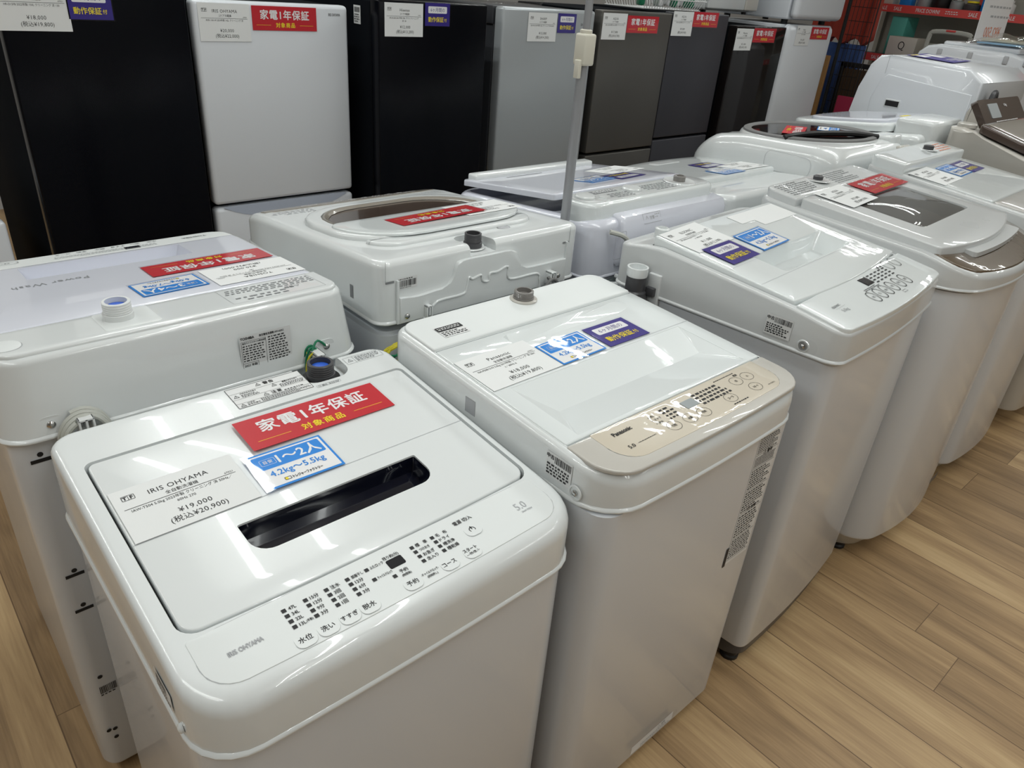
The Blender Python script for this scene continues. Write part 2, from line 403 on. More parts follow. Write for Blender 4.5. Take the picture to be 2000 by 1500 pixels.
def fine(x0, y0, x1, y1, n, seed=1, h=.5):
    """illegibly small print: rows of short dashes"""
    rnd = random.Random(seed); out = []; dy = (y1-y0)/n
    for i in range(n):
        y = y1-dy*(i+.5); x = x0; end = x0+(x1-x0)*(1 if i % 3 else rnd.uniform(.6, 1))
        while x < end:
            l = rnd.uniform(.4, 1.3)*dy; 
            if x+l > x1: break
            out.append(('r', x, y-dy*h/2, x+l, y+dy*h/2)); x += l+dy*.42
    return out
def deckM(Z, v, off=.0006):
    sl = math.degrees(math.atan2(Z(v+.01)-Z(v-.01), .02))
    return T(0, v, Z(v)+off) @ RX(sl) @ T(0, -v, 0)
def barcode(x0, y0, x1, y1, seed=3):
    rnd = random.Random(seed); out = []; x = x0
    while x < x1:
        l = rnd.choice((.03, .05, .02))*(x1-x0); out.append(('r', x, y0, min(x+l, x1), y1)); x += l+rnd.choice((.02, .03, .04))*(x1-x0)
    return out

# ---------------------------------------------------------------- price cards and tags (each lies on or is stuck to another thing)
def place(root, u, v, Z, rot=0, lift=.001, tx=0, ty=0):
    sl = math.degrees(math.atan2(Z(v+.01)-Z(v-.01), .02))
    return root.matrix_basis @ T(u, v, Z(v)+lift) @ RX(sl+tx) @ RY(ty) @ RZ(rot)
def sheet(name, w_, h_, m, Mx, label, cat, group, th=.0006):
    bm = BX(-w_/2, w_/2, -h_/2, h_/2, 0, th)
    o = obj(name, bm, m, smooth=0); o.matrix_basis = Mx; return tag(o, label, cat, group)
def laminate(o, w_, h_, th=.0006, e=.003):
    obj('clear_sleeve', BX(-w_/2-e, w_/2+e, -h_/2-e, h_/2+e, th+.0007, th+.001), 'lam', o, smooth=0)
def price_card(Mx, label, brand, kind, det, price, tax, det2=None, s=1.0, lam=False, code=True):
    w_, h_ = .158*s, .104*s
    o = sheet('price_card', w_, h_, 'paper', Mx, label, 'price card', 'white price cards')
    k = [('ro', -.068*s, .028*s, -.052*s, .038*s, .0012*s, .0007*s), ('r', -.0603*s, .028*s, -.0597*s, .038*s), ('t', 'T', -.0642*s, .033*s, .009*s, 'c', .03), ('t', 'F', -.0558*s, .033*s, .009*s, 'c', .03),
         ('t', brand, .002*s, .031*s, .0125*s, 'c', .004, .95, 1.08), ('t', kind, .002*s, .0185*s, .0078*s, 'c', .006, .9), ('r', -.071*s, .0108*s, .071*s, .0116*s),
         ('t', det, 0, .0058*s, .0068*s, 'c', .004, .86), ('t', price, .004*s, -.0215*s, .0125*s, 'c', .006, .95, 1.1), ('t', tax, .004*s, -.0365*s, .0128*s, 'c', .006, .92, 1.06)]
    if det2: k.append(('t', det2, 0, -.003*s, .0068*s, 'c', .004, .9))
    if code: k.append(('t', '67021', .063*s, .0155*s, .005*s, 'c'))
    letter('lettering', o, 'ink', k, T(0, 0, .0009))
    return o
def warranty_tag(Mx, label, s=1.0, lam=True):
    w_, h_ = .236*s, .0745*s
    o = sheet('warranty_tag', w_, h_, 'red', Mx, label, 'tag', 'red warranty tags')
    letter('heading', o, 'pwhite', [('t', '家電1年保証', 0, .0105*s, .0315*s, 'c', .022, 1, 1.1)], T(0, 0, .0009))
    letter('subheading', o, 'yellow', [('t', '対象商品', 0, -.0205*s, .0165*s, 'c', .018, 1, 1.22), ('r', -.104*s, -.0212*s, -.053*s, -.0204*s), ('r', .053*s, -.0212*s, .104*s, -.0204*s)], T(0, 0, .0009))
    if lam: laminate(o, w_, h_)
    return o
def capacity_tag(Mx, label, a='1～2人', b='4.2kg～5.5kg', s=1.0, lam=True):
    w_, h_ = .116*s, .078*s
    o = sheet('capacity_tag', w_, h_, 'blue', Mx, label, 'tag', 'blue capacity tags')
    letter('white_field', o, 'pwhite', [('rr', -.0545*s, -.0355*s, .0545*s, .0355*s, .001)], T(0, 0, .0008))
    letter('blue_band', o, 'blue', [('rr', -.051*s, .002*s, .051*s, .0325*s, .003*s), ('t', b, 0, -.0095*s, .0165*s, 'c', .018, .92, 1.02)], T(0, 0, .001))
    letter('heading', o, 'pwhite', [('t', a, .014*s, .0172*s, .0245*s, 'c', .022, .95), ('ro', -.043*s, .010*s, -.021*s, .0235*s, .002*s, .0005*s), ('t', '目安', -.032*s, .0167*s, .0078*s, 'c', .01, .9, 1.1)], T(0, 0, .0012))
    letter('shop_logo', o, 'ink', [('t', 'トレジャーファクトリー', .006*s, -.028*s, .0068*s, 'c', .03, .62), ('ro', -.028*s, -.0305*s, -.0185*s, -.0245*s, .001*s, .0008*s)], T(0, 0, .0012))
    letter('logo_gold', o, 'yellow', [('r', -.0272*s, -.0297*s, -.0233*s, -.0253*s)], T(0, 0, .0012))
    if lam: laminate(o, w_, h_)
    return o
def check_tag(Mx, label, s=1.0, lam=True):
    w_, h_ = .111*s, .075*s
    o = sheet('check_tag', w_, h_, 'purple', Mx, label, 'tag', 'purple working-guarantee tags')
    letter('white_field', o, 'pwhite', [('rr', -.042*s, .004*s, .042*s, .0265*s, .0035*s)], T(0, 0, .0008))
    letter('heading', o, 'purple', [('t', '6ヶ月間の', 0, .0153*s, .0148*s, 'c', .006, .98, 1.0)], T(0, 0, .001))
    letter('subheading', o, 'yellow', [('t', '動作保証', -.007*s, -.0165*s, .0185*s, 'c', .012, .95), ('t', '付', .036*s, -.0178*s, .0125*s, 'c', .012, .95)], T(0, 0, .001))
    if lam: laminate(o, w_, h_)
    return o

# ---------------------------------------------------------------- the room
def struct(name, bm, m): return obj(name, bm, m, smooth=0, kind='structure')
RX0, RX1, RY0, RY1 = -3.2, 9.2, -4.2, 5.2
struct('floor', BX(RX0, RX1, RY0, RY1, -.08, 0), 'floor')
struct('ceiling', BX(RX0, RX1, RY0, RY1, CEIL, CEIL+.06), 'ceil')
struct('wall_back', BX(RX0, RX1, RY1, RY1+.1, 0, CEIL), 'wall')
struct('wall_front', BX(RX0, RX1, RY0-.1, RY0, 0, CEIL), 'wall')
struct('wall_left', BX(RX0-.1, RX0, RY0, RY1, 0, CEIL), 'wall')
struct('wall_right', BX(RX1, RX1+.1, RY0, RY1, 0, CEIL), 'wall')
for i, (lx, ly) in enumerate(TUBES):  # housings, also over the added pair behind the camera
    t = obj('ceiling_light', BX(lx-.22, lx+.22, ly-1.2, ly+1.2, CEIL-.05, CEIL, .01), 'fixture', smooth=0)
    tag(t, 'unseen white twin-tube fluorescent fixture running across the shop ceiling', 'ceiling light', 'ceiling fixtures')

def feet(root, W, D, m='black', r=.018, h=.032, ins=.05):
    for u in (ins, W-ins):
        for v in (ins, D-ins): obj('foot', lathe([(r*1.15, 0), (r*1.15, .008), (r, .012), (r, h)], 16, T(u, v, 0)), m, root)
def tap(root, u, v, z, m='tapd', r=.0185, h=.03, plate_r=.028, core='tapblue', base='black', rot=0):
    prof = [(r*1.12, 0), (r*1.12, h*.35), (r, h*.38)]
    for i in range(4):
        a = h*(.42+.13*i); prof += [(r*1.04, a), (r, a+h*.06)]
    prof += [(r*1.03, h*.97), (r*.98, h), (r*.8, h), (r*.78, h*.55)]
    t = obj('water_inlet', lathe(prof, 28, T(u, v, z), cap=True), m, root)
    if core: obj('valve', lathe([(r*.74, h*.5), (r*.74, h*.72), (r*.3, h*.78)], 18, T(u, v, z)), core, t)
    if plate_r: obj('inlet_gasket', lathe([(plate_r, -.001), (plate_r, .002), (plate_r*.9, .003)], 28, T(u, v, z)), base, t)
    return t
def screw(root, M, r=.0055, m='chrome'):
    return obj('screw', lathe([(r, 0), (r*.95, r*.45), (r*.55, r*.8), (r*.1, r*.86)], 14, M), m, root)
REAR = RX(90)   # a plane facing the rear of a machine once combined with RZ(180)
def faceM(u, v, z, side):
    """plane frame: x to the right of someone looking at that side, y up"""
    return T(u, v, z) @ {'front': RX(90), 'rear': RZ(180) @ RX(90), 'left': RZ(-90) @ RX(90), 'right': RZ(90) @ RX(90)}[side]

# ---------------------------------------------------------------- front row 1: nearest machine
W, D = .545, .53
r1 = thing('washing_machine', 'nearest white washing machine, with black handle slot in its lid and red tag on top', 'washing machine', (.11, .505, 0), 0, 'washing machines in the front row')
Z1 = Zf([(0, .8026), (.515, .8438)])
obj('cabinet', cabinet(W, D, .722, .055, .03, .006), 'cab', r1); feet(r1, W, D)
bm = shell(W, D, .72, [(0, .8026), (.515, .8438)], .012, .026, .06, .035, .006, (.0255, .5295, .1035, .4445, .022, .012, .006), .05)
sh = obj('top_frame', bm, 'white', r1)
carve(sh, [skin(bmesh.new(), [[(u, v, z) for u, v in rr(.366, .452, .468, .58, .026)] for z in (.825, .9)])])
lid = obj('lid', plate((.0295, .5255, .1075, .4405, .02, .010, .006), Z1, 0, .012, .0025, (.142, .411, .172, .231, .026, .003),
          [lambda u, v: (u, v, -.003)], capend=False), 'white', r1)
def slot(u, v):
    t = (v-.172)/.059
    return (.2765+(u-.2765)*.985, .172+.03+(.0285*t), -.029)
obj('handle_recess', skin(bmesh.new(), [[(u, v, Z1(v)-.0028) for u, v in rr(.1425, .4105, .1725, .2305, .026, .003)],
    [(u, v+.012*(1-(v-.172)/.059), Z1(v)-.017) for u, v in rr(.1425, .4105, .1725, .2305, .026, .003)],
    [(slot(u, v)[0], slot(u, v)[1], Z1(v)-.0285) for u, v in rr(.1425, .4105, .1725, .2305, .026, .003)]], cap0=False), 'navy', lid)
letter('fold_line', lid, 'inkl', [('r', .03, .2625, .5255, .2633)], deckM(Z1, .2625))
pan = obj('control_panel', plate((.026, .519, .022, .0975, .035, .004, .006), Z1, .0008, .003, .0006), 'frost', r1)
pm = deckM(Z1, .06, .0014)
letter('panel_outline', pan, 'inkl', [('ro', .0256, .0216, .5194, .0981, .034, .0005)], deckM(Z1, .06, .0005))
I = []
sq = lambda u, v, s=.0026: ('r', u-s, v-s, u+s, v+s)
rows = (.0772, .0685, .0597, .0508)
for c0, names in ((.128, ('47L', '34L', '22L', '13L')), (.1545, ('15分', '12分', '9分', '3分')), (.181, ('注水', '3回', '2回', '1回')), (.2087, ('部屋干し', '12分', '6分', '3分')), (.301, ('標　準', 'つけおき', 'お急ぎ', '念入り')), (.3325, ('毛　布', 'ドライ', '槽洗浄', '槽乾燥'))):
    for y, s in zip(rows, names):
        long = len(s) > 3
        I += [sq(c0, y), ('t', s, c0+.0055, y, .0066 if not long else .0056, 'l', .01, .9 if not long else .72)]
I += [('t', '(手動)', .146, .0508, .004, 'c', .01, .8), sq(.235, .0772), ('t', 'ふたロック', .2395, .0772, .0058, 'l', .01, .66), sq(.235, .0592), ('t', 'チャイルドロック', .2395, .0592, .0052, 'l', .01, .5),
      sq(.258, .0500), ('t', '予約', .272, .0525, .0066, 'c', .01, .9), ('t', '(時間後)', .272, .0455, .0045, 'c', .01, .8), ('t', '残り約(分)', .271, .0805, .0062, 'c', .012, .78),
      ('t', '水位', .130, .0305, .0088, 'c', .012, .95), ('t', '洗い', .157, .0302, .0088, 'c', .012, .95), ('t', 'すすぎ', .184, .0302, .0078, 'c', .012, .95), ('t', '脱水', .210, .0302, .0088, 'c', .012, .95),
      ('t', '予約', .270, .030, .0086, 'c', .012, .95), ('t', 'コース', .325, .0302, .0086, 'c', .012, .85), ('t', 'スタート', .361, .0345, .0074, 'c', .012, .75), ('t', '一時停止', .361, .0265, .0068, 'c', .012, .8),
      ('t', '電源 切/入', .3845, .081, .0078, 'c', .012, .85), ('t', '-チャイルドロック-', .297, .0325, .0048, 'c', .01, .62), ('t', '(同時押し)', .297, .0265, .0044, 'c', .01, .75),
      ('o', .386, .0605, .0048, .0048, .0011), ('r', .3853, .0608, .3867, .0668)]
letter('panel_lettering', pan, 'ink', I, pm)
letter('maker_lettering', pan, 'inkl', [('t', 'IRIS OHYAMA', .075, .0575, .0088, 'c', .03, .72)], pm)
letter('capacity_lettering', pan, 'inkl', [('t', '5.0', .4705, .0605, .0185, 'c', 0, .85), ('t', 'IAW-T504', .4735, .0485, .0042, 'c', .01)], pm)
for u, v in ((.130, .0305), (.157, .0302), (.184, .0302), (.210, .0302), (.270, .0302), (.325, .0302), (.361, .0302), (.386, .0605)):
    obj('button', skin(bmesh.new(), [[(u+(p[0])*k, v+p[1]*k, Z1(v)+.0009+z) for p in rr(-.0125, .0125, -.0115, .0115, .009)] for k, z in ((1, 0), (.97, .0004), (.5, .0003))], cap0=False), 'frost', pan)
obj('display', plate((.2605, .2825, .0617, .076, .002), Z1, .0018, .002, .0004), 'lcd', pan)
letter('warning_label', r1, 'label', [('r', .249, .4605, .374, .5175)], deckM(Z1, .49, .0004))
I = [('ro', .249, .4605, .374, .5175, .001, .0007), ('r', .249, .501, .374, .5014), ('r', .249, .4725, .374, .4729), ('r', .249, .4845, .374, .4849), ('tri', .3005, .5095, .008), ('t', '警告', .318, .5095, .0085, 'c', .02, 1, 1.2), ('tri', .3005, .4785, .008), ('t', '注意', .318, .4785, .0085, 'c', .02, 1, 1.2),
     ('tri', .258, .4925, .008), ('t', 'けがのおそれあり', .279, .4975, .0042, 'c', .02, .8), ('tri', .322, .4965, .008), ('t', '感電のおそれあり', .35, .4985, .0042, 'c', .02, .8), ('tri', .258, .4665, .008), ('t', 'けがの', .272, .4695, .0042, 'c', .02), ('t', 'おそれあり', .275, .465, .0042, 'c', .02)]
I += fine(.266, .486, .296, .4945, 3, 1)+fine(.33, .486, .371, .495, 3, 2)+fine(.288, .462, .371, .472, 4, 3)+fine(.33, .4735, .371, .4775, 1, 3)
letter('warning_print', r1, 'ink', I, deckM(Z1, .49, .0008))
letter('inlet_print', r1, 'inkg', [('ro', .4565, .4925, .5285, .5135, .0015, .0005), ('r', .474, .4925, .4745, .5135), ('tri', .4655, .5025, .009)]+fine(.478, .495, .525, .511, 4, 5)+[('ro', .378, .4545, .421, .4605, .001, .0004), ('o', .383, .4575, .0022, .0022, .0006), ('t', '禁止', .392, .4575, .0048, 'c', .03)]+fine(.4, .4548, .42, .4602, 2, 6), deckM(Z1, .5, .0007))
tap(r1, .409, .502, .8265, r=.0215, h=.031, plate_r=.032)
letter('side_sticker', r1, 'label', [('r', -.03, -.014, .02, .014)], faceM(.0, .10, .752, 'left') @ T(0, 0, .0012))
letter('sticker_print', r1, 'ink', barcode(-.026, 0, .005, .01)+fine(-.027, -.012, .017, -.002, 3, 8), faceM(.0, .10, .752, 'left') @ T(0, 0, .0016))
screw(r1, faceM(0, .06, .737, 'left'), .006, 'white')
price_card(place(r1, .112, .315, Z1, 0, .0012), 'white price card reading ¥19,000 on the nearest washing machine', 'IRIS OHYAMA', '全自動洗濯機', 'IAW-T504 5.0kg 2023年製 クリーニング 済 50Hz／', '¥19,000', '(税込¥20,900)', '60Hz 270')
warranty_tag(place(r1, .339, .387, Z1, 0, .0032, 0, .9), 'red warranty tag lying above the blue tag on the nearest washing machine')
capacity_tag(place(r1, .258, .302, Z1, -.3, .0032, .3, 1.0), 'blue capacity tag lying between red tag and black handle slot of nearest machine')

# ---------------------------------------------------------------- front row 2: beige control panel
W, D = .54, .54
r2 = thing('washing_machine', 'white washing machine with champagne control panel, second in the front row', 'washing machine', (.665, .478, 0), 0, 'washing machines in the front row')
P2 = [(0, .8575), (.54, .8829)]; Z2 = Zf(P2)
obj('cabinet', cabinet(W, D, .79, .042, .03, 0), 'cab', r2); feet(r2, W, D)
sh = obj('top_frame', shell(W, D, .788, P2, .014, .03, .075, .035, .008, (.011, .529, .099, .4225, .004, .004), .04), 'white', r2)
rear = obj('rear_cover', plate((.012, .528, .4235, .532, .004, .03), Z2, .0045, .012, .004), 'frost', r2)
def valley(u, v):
    return (.086+(u-.046)*(.462-.086)/.441, .188, -.017)
lid = obj('lid', plate((.0125, .5275, .1015, .419, .004, .004), Z2, .002, .012, .0025, (.046, .487, .109, .262, .002), [lambda u, v: (u, v, -.0004), valley]), 'film', r2)
letter('fold_line', lid, 'inkl', [('r', .013, .2678, .527, .2686)], deckM(Z2, .268, .0025))
obj('lid_ridge', skin(bmesh.new(), [[(u, v, Z2(v)+.0015) for u, v in rr(.15, .475, .362, .402, .002)], [(u, min(v, .368) if v < .38 else .398, Z2(v)+(.0075 if v > .38 else .002)) for u, v in rr(.155, .44, .365, .4, .002)]]), 'film', lid)
ringp = obj('control_surround', plate((.010, .530, .0035, .0985, .055, .003, .008), Z2, .002, .006, .003), 'ring', r2)
pan = obj('control_panel', plate((.058, .4925, .0195, .0985, .042, .003, .004), Z2, .0026, .003, .0005), 'gold', ringp)
pm = deckM(Z2, .06, .0032)
I = [('t', 'Panasonic', .1085, .0785, .0118, 'c', .03, .9), ('t', '5.0', .093, .0445, .0105, 'c', .01, 1.1)]
for (u, v, s) in ((.193, .0435, '行程'), (.233, .0425, '水量'), (.268, .041, '予約'), (.346, .0425, 'コース'), (.4185, .040, 'スタート'), (.402, .0695, '切'), (.436, .0695, '入')):
    I += [('o', u, v, .0145, .0115, .0006), ('t', s, u, v, .0062, 'c', .01, .85 if len(s) < 4 else .6)]
for i in range(3): I += [sq(.172, .079-.009*i, .0009), ('t', ('洗い', 'すすぎ', '脱水')[i], .177, .079-.009*i, .0055, 'l', .01)]
I += fine(.203, .055, .231, .087, 4, 11, .45)+fine(.288, .052, .372, .086, 4, 12, .5)+fine(.362, .0875, .44, .091, 1, 13)+fine(.333, .024, .39, .0285, 1, 14)+fine(.108, .0432, .15, .0457, 1, 15)+[('t', 'NA-F50B13', .455, .031, .0042, 'c', 0), ('t', '電源', .417, .0825, .0055, 'c', .01)]
letter('panel_lettering', ringp, 'ink', I, pm)
obj('display', plate((.252, .284, .0605, .0795, .0015), Z2, .0036, .002, .0004), 'mgrey', ringp)
letter('panel_outline', ringp, 'inkg', [('ro', .0574, .0189, .4931, .0991, .0415, .0006)], deckM(Z2, .06, .0024))
t = tap(r2, .291, .502, .8855, 'taupe', .019, .019, .028, None, 'ring')
letter('rear_label', r2, 'label', [('r', .055, .447, .112, .485)], deckM(Z2, .47, .0052))
letter('rear_label_print', r2, 'ink', [('rr', .0555, .468, .1115, .483, .002)]+fine(.058, .449, .11, .466, 3, 21), deckM(Z2, .47, .0056))
letter('rear_label_white', r2, 'label', fine(.0585, .471, .1085, .4805, 2, 22), deckM(Z2, .47, .006))
letter('barcode_sticker', r2, 'label', [('r', -.026, -.021, .026, .021)], faceM(0, .098, .828, 'left') @ T(0, 0, .0008))
letter('barcode_print', r2, 'ink', [('t', '中古', -.018, .014, .008, 'c', .03)]+barcode(-.009, .006, .024, .018)+fine(-.024, -.018, .022, .003, 4, 23, .6), faceM(0, .098, .828, 'left') @ T(0, 0, .0012))
obj('side_socket', lathe([(.013, 0), (.012, .0015), (.0095, .0015), (.009, -.004)], 20, faceM(0, .062, .808, 'left')), 'white', r2); screw(r2, faceM(0, .062, .808, 'left') @ T(0, 0, .0004), .005)
obj('hinge_pocket', BX(-.0008, .004, .292, .318, .818, .846, .001), 'inkl', r2)
# instruction label on the cabinet front, dirt line under the top frame
fm = faceM(.456, .0056, 0, 'front')
letter('instruction_label', r2, 'label', [('r', -.036, .475, .04, .775)], fm)
I = []
for i, (a, b_) in enumerate(((.735, .770), (.705, .728), (.655, .700), (.60, .65), (.54, .594), (.487, .535))): I += fine(-.033, a, .036, b_, 8, 30+i, .5)+[('r', -.035, a-.003, .039, a-.0023)]
I += [('tri', -.005, .732, .009), ('tri', -.005, .602, .009), ('r', -.045, .472, -.036, .52), ('t', '警告', .012, .731, .009, 'c', .03), ('t', '注意', .012, .601, .009, 'c', .03)]
letter('instruction_print', r2, 'ink', I, fm @ T(0, 0, .0004))
letter('foot_label', r2, 'label', [('r', -.22, .05, -.08, .075)], fm)
letter('foot_print', r2, 'inkl', [('tri', -.13, .068, .008), ('t', '注意', -.115, .068, .007, 'c', .02)]+fine(-.19, .052, -.09, .062, 2, 38)+[('o', -.07, .062, .007, .006, .001)], fm @ T(0, 0, .0004))
letter('scuff_marks', r2, 'ink', [('r', -.30, .7842, -.293, .7848), ('r', -.27, .784, -.266, .7848), ('r', -.235, .7842, -.22, .7846), ('r', -.15, .784, -.147, .785), ('r', -.33, .7843, -.315, .7847)], fm @ T(0, 0, .001))
price_card(place(r2, .094, .320, Z2, .9, .0028), 'white price card reading ¥18,000 on lid of machine with champagne panel', 'Panasonic', '全自動洗濯機', 'NA-F50B13-N 5.0kg 2019年製 クリーニング 済 50H', '¥18,000', '(税込¥19,800)', 'z／60Hz 6')
capacity_tag(place(r2, .230, .307, Z2, 1, .0038, .3, -.4), 'blue capacity tag beside the purple tag on lid of machine with champagne panel', s=.96)
check_tag(place(r2, .354, .308, Z2, -.3, .0036), 'purple guarantee tag at right of blue tag on lid of machine with champagne panel')

# ---------------------------------------------------------------- front row 3: oval buttons, drain hose on its side
W, D = .555, .535
r3 = thing('washing_machine', 'white washing machine with oval buttons, dark drain hose elbow clipped to its side', 'washing machine', (1.304, .478, 0), math.radians(4), 'washing machines in the front row')
P3 = [(0, .922), (.12, .940), (.45, .975), (.535, .95)]; Z3 = Zf(P3)
obj('cabinet', cabinet(W, D, .853, .032, .03, .012, z0=.065), 'cabg', r3)
obj('base', skin(bmesh.new(), [[(u, v, z) for u, v in rr(i, W-i, i, D-i, .04, .03, .012)] for i, z in ((.02, .022), (.015, .03), (.013, .066))]), 'tapd', r3); feet(r3, W, D, 'black', .02, .024, .045)
sh = obj('top_frame', shell(W, D, .85, [(0, .918), (.12, .936), (.42, .962), (.46, .958), (.535, .945)], .008, .010, .032, .03, .014, (.013, W-.013, .112, .455, .004, .006, .0), .05), 'warm', r3)
ZL = Zf([(.1, .938), (.46, .977)])
def tray(d, k): return lambda u, v: (.30+(u-.30)*k, .238+(v-.238)*(k*.92), d)
lid = obj('lid', plate((.015, W-.015, .116, .452, .004, .006, .016), ZL, .004, .022, .004, (.135, .475, .195, .285, .012), [tray(-.003, .99), tray(-.042, .84), tray(-.044, .8)]), 'film', r3)
letter('fold_line', lid, 'inkl', [('r', .016, .2645, .135, .2651), ('r', .475, .2645, W-.016, .2651), ('r', .016, .19, W-.016, .1906)], deckM(ZL, .22, .0046))
Zp = Zf([(0, .9195), (.12, .938)])
pan = obj('control_panel', plate((.007, W-.007, .003, .108, .022, .003, .016), Zp, .004, .01, .0025), 'film', r3)
obj('display', plate((.262, .297, .066, .092, .001), Zp, .0056, .003, .0004), 'navy', pan)
I = []
for i, u in enumerate((.218, .253, .287, .322, .36, .398)): I += [('o', u, .0365, .0145, .0185, .0018), ('t', ('水位', '洗い', '脱水', '予約', '開始', '電源')[i], u, .0365, .0075, 'c', 0, .8)]
I += [('o', .432, .089, .0145, .0175, .0016), ('o', .472, .089, .0145, .0175, .0016)]
for i in range(4):
    for j in range(5): I += [('r', .305+.022*j, .062+.0085*i, .317+.022*j, .0655+.0085*i)]
I += [('o', .388, .0965, .0035, .0035, 0), ('o', .404, .0965, .0035, .0035, 0), ('ro', .322, .0075, .342, .0145, .002, .0006)]+fine(.225, .055, .30, .063, 2, 41)
letter('panel_lettering', pan, 'ink', I, deckM(Zp, .05, .0052))
letter('maker_lettering', pan, 'inkg', [('t', 'ELSONIC', .085, .062, .008, 'c', .02), ('t', '5.0kg', .092, .045, .0115, 'c', 0), ('r', .07, .0545, .112, .0549)], deckM(Zp, .05, .0052))
obj('pipe_cap', lathe([(.017, 0), (.017, .022), (.014, .024), (.011, .024), (.009, .012)], 22, T(.10, .487, .95)), 'white', r3)
# drain elbow hooked on the left side
dr = obj('drain_hose', lathe([(.024, -.10), (.024, -.035), (.028, -.034), (.029, -.01), (.026, -.005), (.026, .0), (.022, .004), (.022, .052), (.019, .052), (.018, .03)], 26, T(-.029, .452, .862)), 'tapd', r3)
obj('hose_collar', lathe([(.0228, .036), (.0235, .040), (.0235, .056), (.019, .056), (.018, .04)], 26, T(-.029, .452, .862)), 'white', dr)
obj('hose_bracket', BX(-.006, .006, .405, .437, .815, .905, .003), 'warm', r3); obj('hose_arm', BX(-.016, .004, .412, .434, .855, .875, .002), 'tapd', r3)
letter('barcode_sticker', r3, 'label', [('r', -.027, -.021, .027, .021)], faceM(0, .128, .888, 'left') @ T(0, 0, .0012))
letter('barcode_print', r3, 'ink', [('t', '中古', -.019, .014, .008, 'c', .03)]+barcode(-.01, .007, .025, .018, 5)+fine(-.025, -.018, .024, .004, 5, 43, .6), faceM(0, .128, .888, 'left') @ T(0, 0, .0016))
obj('side_socket', lathe([(.013, 0), (.012, .0015), (.0095, .0015), (.009, -.004)], 20, faceM(0, .072, .868, 'left')), 'warm', r3); screw(r3, faceM(0, .072, .868, 'left') @ T(0, 0, .0004), .005)
letter('stain', r3, 'inko', [('o', .32, .12, .012, .004, 0)], faceM(0, .0045, 0, 'front') @ T(0, 0, .006))
letter('white_patch', lid, 'paper', [('r', .36, .365, .53, .44), ('r', .30, .395, .36, .44)], deckM(ZL, .4, .0046))  # plain white notched patch laid flat on the lid
price_card(place(r3, .105, .400, ZL, 3, .005), 'white price card reading ¥11,000 on lid of machine with oval buttons', 'ELSONIC', '全自動洗濯機', 'EM-L50S2 5.0kg 2021年製 クリーニング 済 50Hz', '¥11,000', '(税込¥12,100)', 'z／60Hz 300')
check_tag(place(r3, .105, .312, ZL, 1, .006, .4, .5), 'purple guarantee tag beside lid tray of the machine with oval buttons', s=1.06)
capacity_tag(place(r3, .255, .320, ZL, 1, .0065, .6, -.5), 'blue capacity tag at the tray edge of the machine with oval buttons', s=1.06)

# ---------------------------------------------------------------- front row 4: window lid
W, D = .60, .56
r4 = thing('washing_machine', 'grey-white washing machine with clear window lid and curved brown control panel', 'washing machine', (1.905, .475, 0), math.radians(3), 'washing machines in the front row')
P4 = [(0, .918), (.1, .944), (.46, .966), (.56, .978)]; Z4 = Zf(P4)
obj('cabinet', cabinet(W, D, .87, .07, .03, .05, z0=.085), 'cabg', r4)
obj('base', skin(bmesh.new(), [[(u, v, z) for u, v in rr(i, W-i, i, D-i, .06, .03, .04)] for i, z in ((.05, .022), (.035, .05), (.012, .088))]), 'warm', r4); feet(r4, W, D, 'black', .02, .024, .08)
letter('front_slot', r4, 'tapd', [('r', .30, .155, .45, .175)], faceM(0, -.04, 0, 'front'))
obj('top_frame', shell(W, D, .868, P4, .012, .014, .075, .035, .055, (.03, W-.03, .105, .43, .008, .006, .03), .05), 'warm', r4)
obj('rear_cover', plate((.008, W-.008, .455, .553, .004, .03), Z4, .022, .03, .006), 'warm', r4)
ZL = Zf([(.06, .958), (.46, .992)])
lid = obj('lid', plate((.016, W-.016, .082, .445, .010, .006, .042), ZL, 0, .028, .004, (.135, W-.09, .165, .37, .02), [lambda u, v: (u, v, -.006)]), 'warm', r4)
wn = obj('lid_window', plate((.137, W-.092, .167, .368, .02), ZL, -.002, .0035, .0005, nfill=12), 'glass', lid)
for v_ in wn.data.vertices:      # gently domed pane
    a, b_ = (v_.co.x-.3225)/.186, (v_.co.y-.2675)/.101; v_.co.z += .009*max(0, 1-a*a)*max(0, 1-b_*b_)
obj('drum_view', plate((.14, W-.095, .17, .365, .02), ZL, -.0045, .001, .0002), 'drum', lid)
obj('lid_grip', skin(bmesh.new(), [[(u, v, ZL(v)+z) for u, v in rr(.13, W-.08, .028, .09, .01, None, .012)] for z in (-.026, -.014)]), 'warm', lid)
pan = obj('control_panel', plate((.016, W-.016, .008, .098, .05, .003, .052), Z4, .003, .008, .003), 'brown', r4)
obj('panel_strip', plate((.14, W-.05, .045, .09, .006, None, .02), Z4, .0045, .004, .0006), 'brown2', pan)
obj('display', plate((.38, .43, .055, .075, .002), Z4, .0055, .003, .0004), 'mgrey', pan)
letter('panel_lettering', pan, 'pwhite', [('t', s, .215+.035*i, .018+.006*abs(4-i)*.4, .013, 'c', .01, .7) for i, s in enumerate(('水', '洗', 'す', '脱', '予', '風', '槽', 'コ', '始'))]+[('t', '切 入', .50, .07, .014, 'c', .02)], deckM(Z4, .05, .0062))
obj('inlet_recess', lathe([(.036, .0235), (.034, .025), (.02, .0245)], 28, T(.255, .515, Z4(.515))), 'white', r4)
obj('water_inlet', lathe([(.014, .02), (.014, .034), (.010, .036)], 20, T(.255, .515, Z4(.515))), 'tapd', r4)
letter('rear_label', r4, 'inkg', fine(.03, .47, .2, .54, 7, 51, .4)+fine(.31, .47, .47, .54, 7, 52, .4), deckM(Z4, .5, .0232))
